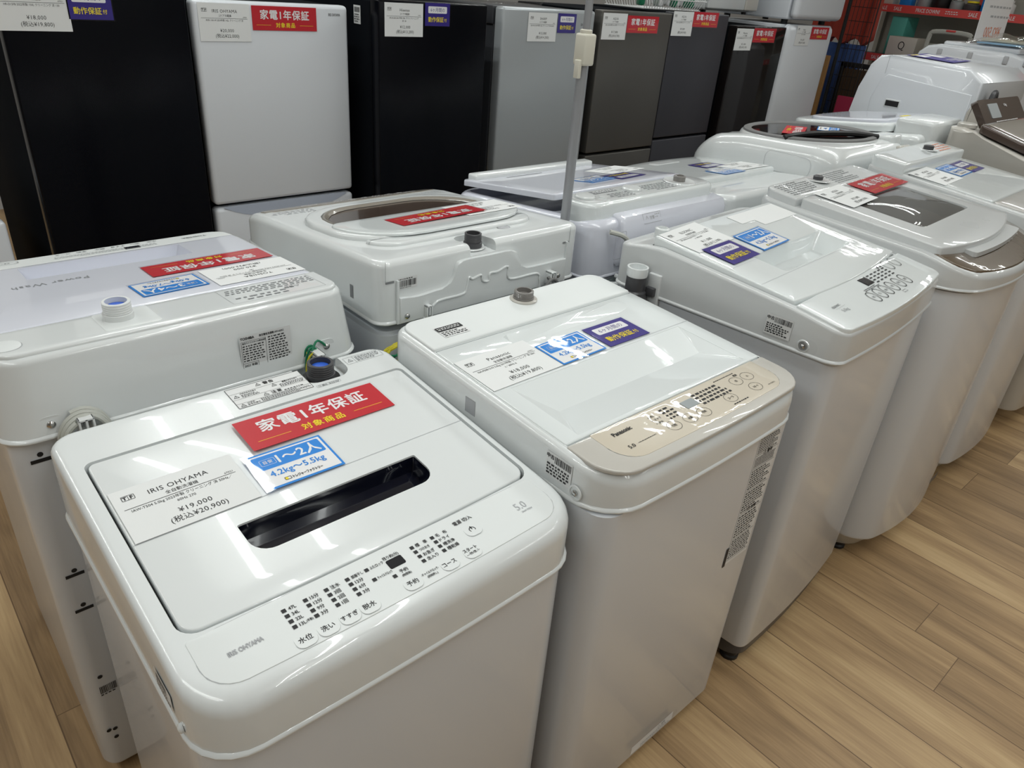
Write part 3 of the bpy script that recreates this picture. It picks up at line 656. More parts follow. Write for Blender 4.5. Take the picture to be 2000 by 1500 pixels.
price_card(place(r4, .172, .392, ZL, 2, .0036, .4, -.4), 'white price card lying across the window edge of the clear-lidded machine', 'AQUA', '全自動洗濯機', 'AQW-V8M 8.0kg 2021年製 クリーニング 済 50Hz', '¥37,000', '(税込¥40,700)', s=1.12)
warranty_tag(place(r4, .435, .405, ZL, 1, .003, .3, 0), 'red warranty tag on the rear edge of the clear window lid', s=1.14)

# ---------------------------------------------------------------- front row 5
W, D = .57, .56
r5 = thing('washing_machine', 'white machine with small blue and purple tags, between clear-lidded and beige machines', 'washing machine', (2.555, .485, 0), math.radians(2), 'washing machines in the front row')
P5 = [(0, .945), (.56, 1.0)]; Z5 = Zf(P5)
obj('cabinet', cabinet(W, D, .86, .06, .03, .03, z0=.08), 'cabg', r5)
obj('base', skin(bmesh.new(), [[(u, v, z) for u, v in rr(i, W-i, i, D-i, .05, .03, .02)] for i, z in ((.05, .022), (.035, .05), (.012, .084))]), 'mgrey', r5); feet(r5, W, D, 'black', .02, .024, .08)
obj('top_frame', shell(W, D, .858, P5, .012, .02, .06, .03, .03, (.02, W-.02, .03, .43, .01, .006, .02), .04), 'warm', r5)
lid = obj('lid', plate((.022, W-.022, .17, .426, .006, .006), Z5, .004, .016, .004), 'film', r5)
obj('lid_front', plate((.022, W-.022, .034, .167, .02, .006, .02), Z5, .004, .016, .004, (.22, .42, .06, .13, .01), [lambda u, v: (u, v, -.003), lambda u, v: (.32+(u-.32)*.9, .095+(v-.095)*.85, -.014)]), 'beige_film', lid)
rc = obj('rear_cover', plate((.004, W-.004, .44, .556, .004, .03), Z5, .03, .04, .006), 'film', r5)
obj('inlet_recess', lathe([(.035, .0305), (.033, .032), (.02, .031)], 24, T(.36, .50, Z5(.5))), 'white', rc)
obj('water_inlet', lathe([(.017, .03), (.017, .043), (.012, .045)], 20, T(.36, .50, Z5(.5))), 'tapd', rc)
letter('rear_print', rc, 'inko', fine(.40, .465, .54, .53, 4, 61, .4), deckM(Z5, .5, .0312))
price_card(place(r5, .11, .375, Z5, 2, .005), 'white price card beside blue and purple tags on lid left of the beige machine', 'HITACHI', '全自動洗濯機', 'BW-V80 8.0kg 2019年製 クリーニング 済', '¥34,000', '(税込¥37,400)', s=1.15)
capacity_tag(place(r5, .285, .375, Z5, 2, .005), 'small blue capacity tag left of the beige machine, touching a purple tag', '3～4人', '6.0kg～8.0kg', s=1.1)
check_tag(place(r5, .415, .375, Z5, 2, .0052), 'purple guarantee tag on the lid just left of the beige machine', s=1.12)

# ---------------------------------------------------------------- front row 6: beige machine
W, D = .62, .585
r6 = thing('washing_machine', 'beige washing machine with upright brown display panel at the right edge', 'washing machine', (3.205, .47, 0), 0, 'washing machines in the front row')
obj('cabinet', cabinet(W, D, .90, .06, .03, .03, z0=.08), 'beige', r6)
side = [(.02, .89), (.02, .97), (.10, .965), (.42, 1.055), (.44, 1.075), (.50, 1.075), (.60, 1.095), (.60, .89)]
obj('top_frame', prism([(.012, .895), (.012, .935), (.46, 1.052), (.50, 1.068), (.54, 1.078), (.585, 1.075), (.585, .895)], 0, W, .02), 'beige', r6)
ZL6 = Zf([(0, .958), (.48, 1.082)])
lid = obj('lid', plate((.035, W-.02, .0, .495, .03, .02, .03), ZL6, .012, .03, .008), 'darkbrown', r6)
obj('lid_top', plate((.075, W-.04, .02, .48, .03, .01, .02), ZL6, .0145, .004, .001), 'brown2', lid)
back = Matrix.Translation((.095, .505, 1.062)) @ RX(52)
pan = obj('display_panel', skin(bmesh.new(), [[tuple(back @ Vector((u, v, z))) for u, v in rr(.02, .50, 0, .115, .012)] for z in (-.02, 0, .004)]), 'darkbrown', r6)
obj('panel_hood', prism([(.48, 1.03), (.50, 1.057), (.562, 1.146), (.575, 1.148), (.585, 1.12), (.585, 1.03)], .115, W-.02, .012), 'beige', r6)
pan.location = (0, -.012, .012)
letter('panel_lettering', pan, 'pwhite', [('r', .14+.018*i, .008, .152+.018*i, .022) for i in range(14)]+[('t', '9.0kg', .30, .085, .015, 'c', .01)], back @ T(0, 0, .006))
obj('display', skin(bmesh.new(), [[tuple(back @ Vector((u, v, z))) for u, v in rr(.11, .215, .035, .095, .004)] for z in (.003, .006)]), 'mgrey', pan)
obj('detergent_cap', lathe([(.034, 0), (.034, .012), (.03, .016)], 30, T(.06, .545, 1.075)), 'beige', r6)
sheet('paper_notice', .22, .15, 'paper', place(r6, .33, .25, ZL6, 0, .0172), 'white paper notice on the brown lid of the beige machine', 'paper', 'paper notices')
# ---------------------------------------------------------------- back row (these machines face the fridges, so their rears show)
def back_root(label, x1, y1, deg=0): return thing('washing_machine', label, 'washing machine', (x1, y1, 0), PI+math.radians(deg), 'washing machines in the back row')
def coil(root, name, m, c, rx, rz, r, n=3, seed=1, dy=.012, pitch=.011):
    """loops of cord hanging in the plane of a rear face; c is local"""
    pts = []
    for i in range(n*14+1):
        a = 2*PI*i/14; k = 1-.16*(i/(n*14)); pts.append((c[0]+rx*k*math.cos(a+1.2), c[1]+dy+pitch*(i/14)*.6, c[2]+rz*k*math.sin(a+1.2)))
    return obj(name, tube(pts, r, 8, sm=3), m, root)
def clip(root, u, v, z, w_=.02, h_=.05, m='tapw', d=.045):
    bm = BX(u-w_/2, u+w_/2, v, v+d, z+h_*.55, z+h_*.62, .001)
    box(bm, u-w_/2, u-w_/2+.003, v, v+d, z, z+h_*.62, .001); box(bm, u+w_/2-.003, u+w_/2, v, v+d, z, z+h_*.62, .001); box(bm, u-.0015, u+.0015, v+d*.4, v+d, z+.01, z+h_*.6, 0)
    return obj('cord_clip', bm, m, root)

# back row 1: nearest, flat lid
W, D = .563, .575
b1 = back_root('white washing machine turned backwards at left, blue water inlet and rating label on its rear', .643, 1.695)
PB = [(0, .872), (.095, .8865), (.575, .9255)]; ZB1 = Zf(PB)
obj('cabinet', cabinet(W+.024, D+.01, .80, .05, .035, 0), 'cab', b1, T(-.012, 0, 0)); feet(b1, W, D)
obj('top_frame', shell(W, D, .797, PB, .012, .02, .055, .045, 0, (.012, W-.012, .088, .455, .01, .004), .045, flare=.014), 'white', b1)
obj('rear_ledge', plate((.008, W-.008, .458, .566, .004, .035), ZB1, .006, .01, .005), 'white', b1)
lid = obj('lid', plate((.0135, W-.0135, .0895, .4525, .01, .004), ZB1, .004, .014, .004, (.14, .44, .105, .19, .004),
          [lambda u, v: (u, v, -.002), lambda u, v: (.29+(u-.29)*.94, .11+(v-.105)*.75, -.032)]), 'lav', b1)
pan = obj('control_panel', plate((.012, W-.012, .006, .085, .04, .004), ZB1, .002, .004, .001), 'frost', b1)
pm = deckM(ZB1, .045, .0032)
letter('panel_lettering', pan, 'inkg', [('t', 'TOSHIBA', .085, .045, .013, 'c', .03)]+[('t', s, .17+.035*i, .026, .010, 'c', .01) for i, s in enumerate(('水位', '洗い', 'すすぎ', '脱水', '予約', 'コース'))]+fine(.17, .045, .37, .068, 4, 71, .4)+[('ro', .425, .02, .475, .045, .011, .0015), ('t', 'スタート', .45, .0325, .008, 'c', .01, .7), ('o', .51, .032, .016, .011, .0014), ('t', '電源', .51, .055, .008, 'c', .01)], pm)
obj('display', plate((.205, .235, .052, .068, .001), ZB1, .004, .002, .0003), 'navy', pan)
letter('lid_lettering', lid, 'inkg', [('t', 'Power Wash', .41, .235, .022, 'c', 0, 1, 1.1)], deckM(ZB1, .235, .0046))
letter('lid_label', lid, 'green', [('rr', .222, .394, .24, .404, .001)], deckM(ZB1, .40, .0046))
letter('warning_print', b1, 'inkg', [('tri', .075, .52, .009), ('t', '警告', .09, .52, .009, 'c', .03)]+fine(.035, .475, .20, .512, 4, 72, .4)+fine(.1, .52, .2, .545, 2, 73, .4)+[('ro', .032, .465, .205, .55, .002, .0005)], deckM(ZB1, .51, .0066))
obj('inlet_recess', plate((.32, .405, .463, .55, .008), ZB1, .0066, .003, .001), 'frost', b1)
tap(b1, .372, .500, ZB1(.497)+.007, 'tapw', .0205, .029, .0, 'tapblue')
obj('cap', lathe([(.021, .0), (.0205, .0012), (.019, .0015)], 28, T(.533, .525, ZB1(.525)+.006)), 'frost', b1)
letter('cap_outline', b1, 'inkl', [('o', .533, .525, .022, .022, .0008)], deckM(ZB1, .525, .0066))
fm = faceM(W/2, D, 0, 'rear')          # x right as seen from behind
rx = lambda X: X-(.643-W/2)
FR = fm @ T(0, 0, .0105)
letter('rating_label', b1, 'label', [('r', rx(.426), .822, rx(.518), .886)], FR)
I = [('ro', rx(.428), .824, rx(.472), .875, .0005, .0005), ('ro', rx(.428), .824, rx(.456), .834, .0005, .0005), ('t', 'TOSHIBA', rx(.4395), .8805, .0066, 'c', .03, .9), ('t', '東芝電気洗濯機 AW-6GA2', rx(.483), .8805, .0048, 'c', .015, .8), ('t', '2023 年製', rx(.442), .829, .0055, 'c', .01), ('t', '東芝ライフスタイル株式会社', rx(.451), .8715, .0036, 'c', .02, .9)]
I += fine(rx(.43), .836, rx(.47), .868, 7, 74, .45)+fine(rx(.476), .827, rx(.515), .876, 10, 75, .45)
letter('rating_print', b1, 'ink', I, FR @ T(0, 0, .0005))
for X, z in ((.110, .771), (.111, .538), (.110, .461), (.104, .283), (.094, .140), (.1045, .1375), (.103, .115)):
    letter('knockout', b1, 'black', [('o', rx(X), z, .0042, .0042, 0)], faceM(W/2, D+.004, 0, 'rear') @ T(0, 0, .0006))
for X, z in ((.1095, .7605), (.1105, .5285), (.110, .4505)):
    letter('slot', b1, 'black', [('r', rx(X)-.014, z-.0032, rx(X)+.014, z+.0032)], faceM(W/2, D+.004, 0, 'rear') @ T(0, 0, .0006))
letter('barcode', b1, 'ink', barcode(rx(.098), .240, rx(.126), .258, 9)+fine(rx(.098), .234, rx(.126), .239, 1, 3), faceM(W/2, D+.004, 0, 'rear') @ T(0, 0, .0006))
for X, z in ((.133, .819), (.586, .826)):
    screw(b1, fm @ T(rx(X), z, .010), .0065)
    obj('screw_boss', skin(bmesh.new(), [[(x, y, z2) for x, y in rr(-.016, .016, -.024, .014, .01)] for z2 in (0, .006, .0075)]), 'white', b1, fm @ T(rx(X), z, .003))
uX = lambda X: .643-X
coil(b1, 'power_cord', 'cord', (uX(.172), D+.006, .79), .036, .046, .0042, 3, pitch=.012)
clip(b1, uX(.173), D+.002, .80, .022, .052)
e = obj('earth_wire', tube([(uX(.553)+.014*math.cos(a)*(1-.1*i/24), D+.010+.0007*i, .80+.036*math.sin(a)) for i, a in [(i, 2*PI*i/12+.4) for i in range(25)]]+[(uX(.56), D+.02, .845), (uX(.575), D+.014, .838), (uX(.585), D+.012, .826)], .0022, 6, sm=3), 'green', b1)
obj('earth_stripe', tube([(uX(.551)+.016*math.cos(a), D+.018+.001*i, .797+.034*math.sin(a)) for i, a in [(i, 2*PI*i/12+1) for i in range(14)]], .002, 6, sm=3), 'yel', e)
clip(b1, uX(.556), D+.002, .797, .018, .056)
price_card(place(b1, .098, .382, ZB1, 0, .005), 'white price card reading ¥20,000 lying upside down on the backward machine at left', 'TOSHIBA', '全自動洗濯機', 'AW-6GA2 6.0kg 2023年製 クリーニング 済 50Hz', '¥20,000', '(税込¥22,000)', '180', s=1.06)
warranty_tag(place(b1, .141, .276, ZB1, 0, .0055), 'red warranty tag lying upside down on the backward machine at left')
capacity_tag(place(b1, .252, .377, ZB1, 2, .005), 'blue capacity tag reading 3～4人 on the backward machine at left', '3～4人', '6.0kg～7.0kg')

# back row 2: round lid, contoured rear
W, D = .558, .612
b2 = back_root('white washing machine with round lid window, contoured rear with barcode and cream control strip', 1.272, 1.742)
PB = [(0, .888), (.07, .905), (.60, .955)]; ZB2 = Zf(PB)
obj('cabinet', cabinet(W, D, .80, .05, .04, .01), 'cab', b2); feet(b2, W, D)
obj('rear_plate', BX(.05, W-.05, D-.004, D+.002, .05, .80, .002), 'mgrn', b2)
sh = obj('top_frame', shell(W, D, .822, PB, .016, .018, .04, .03, .01, (.045, W-.045, .16, .475, .12, .12), .05), 'white', b2)
carve(sh, [skin(bmesh.new(), [[(u, v, z) for u, v in rr(.265, .335, .535, .7, .03)] for z in (.932, 1.0)])])
pan = obj('control_panel', plate((.025, W-.03, .012, .062, .03, .004, .008), ZB2, .0015, .003, .0008), 'brown2', b2)
letter('panel_buttons', pan, 'pwhite', [('o', .40, .040, .022, .010, .002)]+[('t', s, .12+.038*i, .028, .009, 'c', .02) for i, s in enumerate(('水量', '洗い', 'すすぎ', '脱水', '予約', 'コース'))]+fine(.08, .04, .34, .055, 2, 81, .4)+[('t', 'TOSHIBA', .10, .047, .009, 'c', .02)], deckM(ZB2, .04, .0028))
letter('deck_print', b2, 'inkl', fine(.42, .075, .53, .12, 4, 82, .35)+fine(.03, .085, .12, .12, 4, 83, .35), deckM(ZB2, .1, .0006))
ringo = (.036, W-.036, .135, .495, .15, .13)
lid = obj('lid', plate(ringo, ZB2, .012, .02, .009, (.07, W-.07, .165, .47, .13, .11), [lambda u, v: (u, v, -.008)]), 'white', b2)
obj('lid_window', plate((.071, W-.071, .166, .469, .13, .11), ZB2, .006, .003, .0006), 'darkbrown', lid)
obj('window_rim', skin(bmesh.new(), [[(u, v, ZB2(v)+z) for u, v in rr(.071+i, W-.071-i, .166+i, .469-i, .13, .11)] for i, z in ((0, .0076), (.002, .0125), (.006, .012), (.012, .0068))], False, False), 'brown2', lid)
hood = obj('lid_cover', plate((.03, W-.05, .325, .505, .03, .14), ZB2, .0165, .006, .004), 'film', lid)
obj('lid_skirt', plate((.06, W-.06, .46, .53, .02, .06), ZB2, .008, .012, .006), 'white', b2)
obj('inlet_recess', lathe([(.034, .0), (.032, .002), (.02, .001)], 28, T(.30, .565, .934)), 'white', b2)
tap(b2, .297, .572, .935, 'tapd', .018, .030, 0, None)
obj('drain_hole', lathe([(.016, 0), (.015, .001), (.013, -.001)], 24, T(.178, .535, ZB2(.535)+.001)), 'inkl', b2)
fm = faceM(W/2, D, 0, 'rear'); rx = lambda X: X-(1.272-W/2); uX = lambda X: 1.272-X
def slab(poly, d, M, bev=0):
    bm = bmesh.new(); A = [bm.verts.new((x, y, 0)) for x, y in poly]; B = [bm.verts.new((x, y, d)) for x, y in poly]; n = len(poly)
    f1 = bm.faces.new(B); bm.faces.new(A[::-1])
    for i in range(n): bm.faces.new((A[i], A[(i+1) % n], B[(i+1) % n], B[i]))
    if bev: bmesh.ops.bevel(bm, geom=list(f1.edges), offset=bev, segments=3, affect='EDGES', profile=.5)
    bm.transform(M); return bm
def soft(pts, n=4): return [(p.x, p.y) for p in smooth_path([(x, y, 0) for x, y in pts], n)]
cA = [(rx(x), z) for x, z in ((.757, .879), (.80, .874), (.845, .877), (.872, .879), (.888, .895), (.897, .920), (.912, .929), (.979, .929), (1.045, .928), (1.066, .918), (1.078, .893), (1.096, .879), (1.222, .879))]
poly = [(rx(.757), .823), (rx(1.222), .823)]+soft(cA)[::-1]
cov = obj('rear_cover', slab(poly, .009, fm, .003), 'white', b2)
cB = [(rx(x), z) for x, z in ((.815, .823), (.823, .834), (.841, .850), (.858, .855), (.914, .856), (.924, .870), (.928, .890), (.938, .885), (.961, .889), (.967, .875), (.984, .872), (.986, .888), (1.007, .888), (1.037, .894), (1.045, .864), (1.126, .861), (1.138, .843), (1.142, .823))]
obj('hose_channel', tube([tuple(fm @ Vector((x, z, .0095))) for x, z in cB], .0028, 8, sm=5), 'white', cov)
obj('cover_edge', slab([(rx(.752), .823), (rx(.757), .823), (rx(.757), .915), (rx(.752), .915)], .006, fm), 'white', cov)
obj('cover_edge', slab([(rx(1.222), .823), (rx(1.227), .823), (rx(1.227), .918), (rx(1.222), .918)], .006, fm), 'white', cov)
letter('corner_notch', b2, 'inkg', [('r', rx(.728), .911, rx(.748), .9155), ('r', rx(1.213), .914, rx(1.233), .918), ('r', rx(.7275), .912, rx(.7283), .957), ('r', rx(1.2335), .914, rx(1.2343), .957)], fm @ T(0, 0, .001))
letter('barcode_sticker', b2, 'label', [('r', rx(.755), .8945, rx(.803), .9175)], fm @ T(0, 0, .0008))
letter('barcode', b2, 'ink', barcode(rx(.758), .899, rx(.8), .912, 13)+fine(rx(.758), .8955, rx(.8), .898, 1, 3)+fine(rx(.758), .913, rx(.8), .9165, 1, 4), fm @ T(0, 0, .0012))
screw(b2, fm @ T(rx(.773), .8385, .009), .006); screw(b2, fm @ T(rx(1.199), .842, .009), .006); screw(b2, fm @ T(rx(.775), .812, .004), .005)
clip(b2, uX(.822), D+.006, .822, .014, .05, 'white', .014); clip(b2, uX(1.167), D+.006, .83, .018, .05, 'white', .022)
coil(b2, 'power_cord', 'cordd', (uX(1.163), D+.01, .80), .026, .05, .0042, 2, pitch=.010)
letter('side_hole', b2, 'inkg', [('r', -.006, -.014, .006, .014)], faceM(W, .51, .865, 'right') @ T(0, 0, .0008))
obj('earth_wire', tube([(uX(.75)+.05*math.cos(a)*(1-.2*(i % 5)/5), D+.022+.004*(i % 4), .772+.02*math.sin(a)) for i, a in [(i, 2*PI*i/11) for i in range(46)]]+[(uX(.70), D+.02, .77), (uX(.655), D+.014, .76)], .0026, 6, sm=3), 'yel', b2)
obj('green_wire', tube([(uX(.76)+.045*math.cos(a), D+.026+.002*i, .770+.018*math.sin(a)) for i, a in [(i, 2*PI*i/11+1) for i in range(23)]]+[(uX(.70), D+.03, .775), (uX(.65), D+.02, .765)], .0022, 6, sm=3), 'green', b2)
warranty_tag(place(b2, .270, .405, ZB2, 1, .019, .5, .8), 'red warranty tag lying upside down on the round-lidded machine')
price_card(place(b2, .128, .398, ZB2, 0, .0175), 'white price card lying upside down right of red tag on round-lidded machine', 'TOSHIBA', '全自動洗濯機', 'AW-7D7 7.0kg 2019年製 クリーニング 済', '¥25,000', '(税込¥27,500)', s=1.05)

# telescopic pole between machines
pl = thing('support_pole', 'grey telescopic pole with cream clamp rising between the back-row washing machines', 'pole', (1.2925, 1.205, 0))
obj('lower_tube', lathe([(.0115, 0), (.0115, 1.31)], 20), 'pole', pl)
obj('upper_tube', lathe([(.0085, 1.30), (.0085, CEIL-.01)], 20), 'pole', pl)
obj('floor_foot', lathe([(.018, 0), (.018, .01), (.012, .02)], 20), 'black', pl)
cl = obj('clamp', BX(-.017, .017, -.019, .016, 1.288, 1.352, .005), 'bracket', pl)
obj('clamp_lever', BX(-.023, -.014, -.012, .004, 1.262, 1.30, .002), 'bracket', cl)
obj('clamp_collar', lathe([(.0135, 1.35), (.0135, 1.358), (.01, 1.36)], 18), 'bracket', cl)

# back row 3: translucent flat lid, rear strip with round caps
W, D = .545, .56
b3 = back_root('white washing machine behind the grey pole, raised flat lid and rear strip with round caps', 1.858, 1.685)
PB = [(0, .895), (.56, .948)]; ZB3 = Zf(PB)
obj('cabinet', cabinet(W, D, .80, .05, .04, .01), 'cab', b3); feet(b3, W, D)
obj('rear_plate', BX(.04, W-.04, D-.004, D+.002, .05, .79, .002), 'mgrn', b3)
obj('top_frame', shell(W, D, .80, PB, .022, .03, .06, .05, .012, (.02, W-.02, .04, .40, .03, .01), .03), 'lav', b3)
obj('rear_bulge', prism([(D-.03, .835), (D+.006, .825), (D+.016, .84), (D+.016, .93), (D+.004, .95), (D-.03, .955)], 0.01, W-.09, .01), 'lav', b3)
ZS = Zf([(.40, .966), (.56, .970)])
st = obj('rear_strip', plate((.008, W-.006, .415, .535, .045, .045), ZS, .014, .05, .012), 'film', b3)
obj('strip_panel', plate((.02, W-.016, .43, .522, .035, .035), ZS, .0155, .004, .001), 'warm', st)
for u, r in ((.497, .026), (.32, .026)): obj('cap', lathe([(r, .015), (r, .020), (r*.9, .023), (r*.3, .0235)], 28, T(u, .475, .9685)), 'white', st)
obj('cap', lathe([(.011, .015), (.011, .018)], 20, T(.452, .495, .9685)), 'white', st)
obj('inlet_recess', lathe([(.045, .0158), (.043, .0185), (.03, .017)], 30, T(.115, .475, .9685)), 'white', st)
obj('water_inlet', lathe([(.017, .016), (.017, .030), (.012, .032), (.011, .027)], 22, T(.115, .475, .9685)), 'taupe', st)
letter('strip_print', st, 'inkg', [('rr', .36, .44, .45, .462, .002)]+fine(.165, .455, .285, .51, 5, 91, .4)+fine(.345, .475, .43, .515, 4, 92, .4), deckM(ZS, .48, .0162))
letter('strip_label', st, 'label', fine(.365, .442, .445, .46, 2, 93, .5), deckM(ZS, .48, .0166))
letter('rear_label', b3, 'inkl', [('ro', -.035, -.013, .035, .013, .001, .001), ('tri', -.02, 0, .012), ('t', '注意', .0, 0, .01, 'c', .02)]+fine(.012, -.01, .032, .01, 3, 94, .4), T(.34, D+.0108, .939) @ RZ(180) @ RX(62))
ZL = Zf([(.0, .918), (.41, .972)])
lid = obj('lid', plate((.012, W-.012, .03, .405, .02, .01), ZL, .008, .016, .004), 'lav', b3)
obj('lid_handle', BX(.03, W-.03, .035, .075, .922, .948, .006), 'white', lid)
letter('handle_slot', lid, 'inkg', [('r', .28, .095, .42, .10)], deckM(ZL, .1, .0086))
obj('drain_hook', tube([(W-.10, D+.005, .80), (W-.10, D+.03, .80), (W-.085, D+.045, .81), (W-.06, D+.045, .80), (W-.055, D+.03, .795)], .006, 8), 'white', b3)
obj('power_cord', tube([(.50, D+.012, .925), (.47, D+.03, .915), (.44, D+.03, .89), (.41, D+.02, .86), (.40, D+.02, .76)], .006, 8), 'cord', b3)
letter('cord_port', b3, 'inkl', [('ro', -.02, -.03, .02, .04, .006, .001)], faceM(.46, D+.0165, .88, 'rear'))
obj('drain_gap', BX(.22, .42, D-.002, D+.004, .35, .805), 'black', b3)
price_card(place(b3, .085, .215, ZL, 8, .0088), 'white price card at the far edge of the lid behind the grey pole', 'HITACHI', '全自動洗濯機', 'NW-50B 5.0kg 2019年製', '¥18,000', '(税込¥19,800)', s=1.05)
capacity_tag(place(b3, .27, .30, ZL, 5, .0088), 'blue capacity tag on the lid just right of the grey pole', s=1.05)
check_tag(place(b3, .165, .315, ZL, 5, .0092), 'purple guarantee tag on the lid just right of the grey pole', s=1.05)

# back row 4: curved brown strip
W, D = .54, .57
b4 = back_root('white washing machine with curved dark brown control strip, in front of the charcoal fridges', 2.418, 1.695)
PB = [(0, .878), (.08, .900), (.57, .945)]; ZB4 = Zf(PB)
obj('cabinet', cabinet(W, D, .80, .05, .04, .03), 'cab', b4); feet(b4, W, D)
obj('top_frame', shell(W, D, .80, PB, .02, .02, .10, .05, .04, (.03, W-.03, .13, .40, .03, .02, .02), .03), 'white', b4)
pan = obj('control_panel', plate((.012, W-.012, .006, .10, .09, .02, .04), ZB4, .002, .004, .001), 'darkbrown', b4)
letter('panel_lettering', pan, 'brown2', [('t', s, .12+.04*i, .018, .012, 'c', .02, .8) for i, s in enumerate(('水量', '洗い', 'すすぎ', '脱水', '予約', '風乾', '入', '切'))], deckM(ZB4, .04, .0032))
lid = obj('lid', plate((.022, W-.022, .105, .41, .05, .01, .03), ZB4, .018, .03, .010), 'film', b4)
obj('lid_grip', plate((.20, .34, .11, .15, .015), ZB4, .0195, .005, .002), 'warm', lid)
letter('rear_deck', b4, 'inkl', [('r', .03, .425, W-.03, .4262)], deckM(ZB4, .425, .0008))
price_card(place(b4, .115, .335, ZB4, 0, .0195), 'white price card on the machine with curved brown strip', 'Haier', '全自動洗濯機', 'JW-C55 5.5kg 2018年製', '¥15,000', '(税込¥16,500)', s=1.05)
capacity_tag(place(b4, .255, .365, ZB4, 0, .0195), 'blue capacity tag on the machine with curved dark brown strip')
check_tag(place(b4, .20, .255, ZB4, 0, .0195), 'purple guarantee tag on the machine with curved dark brown strip')

# back row 5: big rounded body, oval smoked lid
W, D = .61, .59
b5 = back_root('big rounded white washing machine with oval dark lid window, beside the black glass fridge', 3.045, 1.695)
PB = [(0, .945), (.10, .995), (.22, 1.015), (.50, 1.028), (.59, 1.025)]; ZB5 = Zf(PB)
obj('cabinet', cabinet(W, D, .80, .08, .06, .03), 'cab', b5); feet(b5, W, D)
obj('top_frame', shell(W, D, .80, PB, .055, .06, .13, .09, .03, None, .03, fw=.16), 'white', b5)
oc = (.285, .315)
ZO = Zf([(0, 1.006), (.6, 1.034)])
el = lambda s, z: [(oc[0]+.262*s*math.cos(2*PI*i/48), oc[1]+.225*s*math.sin(2*PI*i/48), ZO(oc[1]+.225*s*math.sin(2*PI*i/48))+z) for i in range(48)]
lid = obj('lid', skin(bmesh.new(), [el(1.06, -.05), el(1.06, -.012), el(1.04, -.003), el(1.0, .002)]), 'white', b5)
obj('window_rim', skin(bmesh.new(), [el(1.02, -.002), el(1.01, .006), el(.96, .010), el(.9, .006), el(.88, .001)], False, False), 'cordd', lid)
obj('lid_window', skin(bmesh.new(), [el(.9, .0015), el(.89, .004), el(.6, .006)]), 'fglass', lid)
obj('lid_handle', tube([(.545, .36, ZO(.36)+.004), (.50, .38, ZO(.38)+.012), (.40, .41, ZO(.41)+.016), (.28, .47, ZO(.47)+.016), (.18, .525, ZO(.525)+.006)], .010, 8), 'black', lid)
obj('corner_cap', plate((.02, .16, .47, .565, .02, .05), Zf([(0, 1.0), (.6, 1.047)]), 0, .06, .012), 'white', b5)
letter('side_flap', b5, 'inkl', [('ro', -.10, -.035, .075, .03, .025, .001)], faceM(W, .44, .96, 'right') @ T(0, 0, .001))
obj('rear_latch', BX(.02, .12, D-.02, D+.006, .93, 1.01, .01), 'beige', b5)
warranty_tag(place(b5, .35, .29, ZO, 25, .0085), 'red warranty tag under wrap on the oval dark lid window', lam=False)
capacity_tag(place(b5, .19, .34, ZO, 25, .0085), 'blue capacity tag on the oval dark lid window', '5人以上', '8.0kg～', lam=False)

# back row 6: raised flat lid, box at rear
W, D = .56, .57
b6 = back_root('white washing machine with raised wrapped lid, between oval-lidded machine and side-on drum washer', 3.632, 1.67)
PB = [(0, .97), (.57, 1.04)]; ZB6 = Zf(PB)
obj('cabinet', cabinet(W, D, .85, .06, .04, .02), 'cab', b6); feet(b6, W, D)
obj('top_frame', shell(W, D, .85, PB, .025, .03, .08, .05, .02, None), 'white', b6)
ZL = Zf([(0, 1.005), (.5, 1.065)])
lid = obj('lid', plate((.02, W-.02, .02, .44, .10, .05, .03), ZL, 0, .03, .012), 'film', b6)
obj('lid_step', plate((.05, W-.05, .08, .40, .08, .05, .02), ZL, .012, .014, .006), 'lav', lid)
rb = obj('rear_box', BX(.20, W-.06, .44, .585, .93, 1.085, .018), 'white', b6)
obj('rear_handle', BX(.22, .32, .58, .60, .955, .985, .004), 'warm', rb)
letter('sticker', lid, 'yellow', [('r', .20, .36, .28, .38)], deckM(ZL, .37, .0125))

# back row 7: drum washer seen from its side
b7 = back_root('white drum washer side-on with chamfered rear edge and moulded side panel', 4.27, 1.70)
out = [(.07, .03), (.03, .3), (.025, .7), (.03, .95), (.05, 1.12), (.075, 1.22), (.11, 1.262), (.16, 1.268), (.50, 1.252), (.565, 1.205), (.565, 1.12), (.555, 1.10), (.555, .03)]
obj('cabinet', prism(out, 0, .61, .012), 'cabg', b7); feet(b7, .61, .56)
side = [(.13, .90), (.12, 1.08), (.145, 1.165), (.17, 1.19), (.54, 1.155), (.54, .2), (.14, .2)]
obj('side_panel', prism(side, .607, .6135, .004), 'cabg', b7)
letter('side_line', b7, 'inkg', [('r', -.0006, 0, .0006, .075)], faceM(.6145, .155, 1.19, 'right'))
gr = obj('side_grip', BX(.609, .6155, .19, .26, 1.055, 1.09, .002), 'warm', b7); obj('grip_hollow', BX(.614, .6165, .195, .255, 1.06, 1.084, .001), 'black', gr)
obj('rear_grille', BX(.03, .58, .553, .568, .3, 1.11, .004), 'mgrn', b7)
for i in range(4): obj('rear_rib', BX(.06, .55, .566, .576, .98+.035*i, .99+.035*i, .003), 'mgrey', b7)
obj('drain_hose', tube([(.575, .585, .95), (.57, .60, 1.05), (.555, .60, 1.14), (.53, .60, 1.17), (.50, .60, 1.10), (.49, .60, .95)], .012, 10), 'tapd', b7)
obj('rear_hose', tube([(.50, .59, 1.03), (.44, .605, 1.09), (.38, .60, 1.13), (.36, .60, 1.10), (.42, .60, 1.03)], .006, 8), 'tapd', b7)
obj('earth_wire', tube([(.46, .60, 1.04), (.45, .61, 1.06), (.46, .61, 1.075), (.47, .60, 1.05)], .004, 6), 'yel', b7)
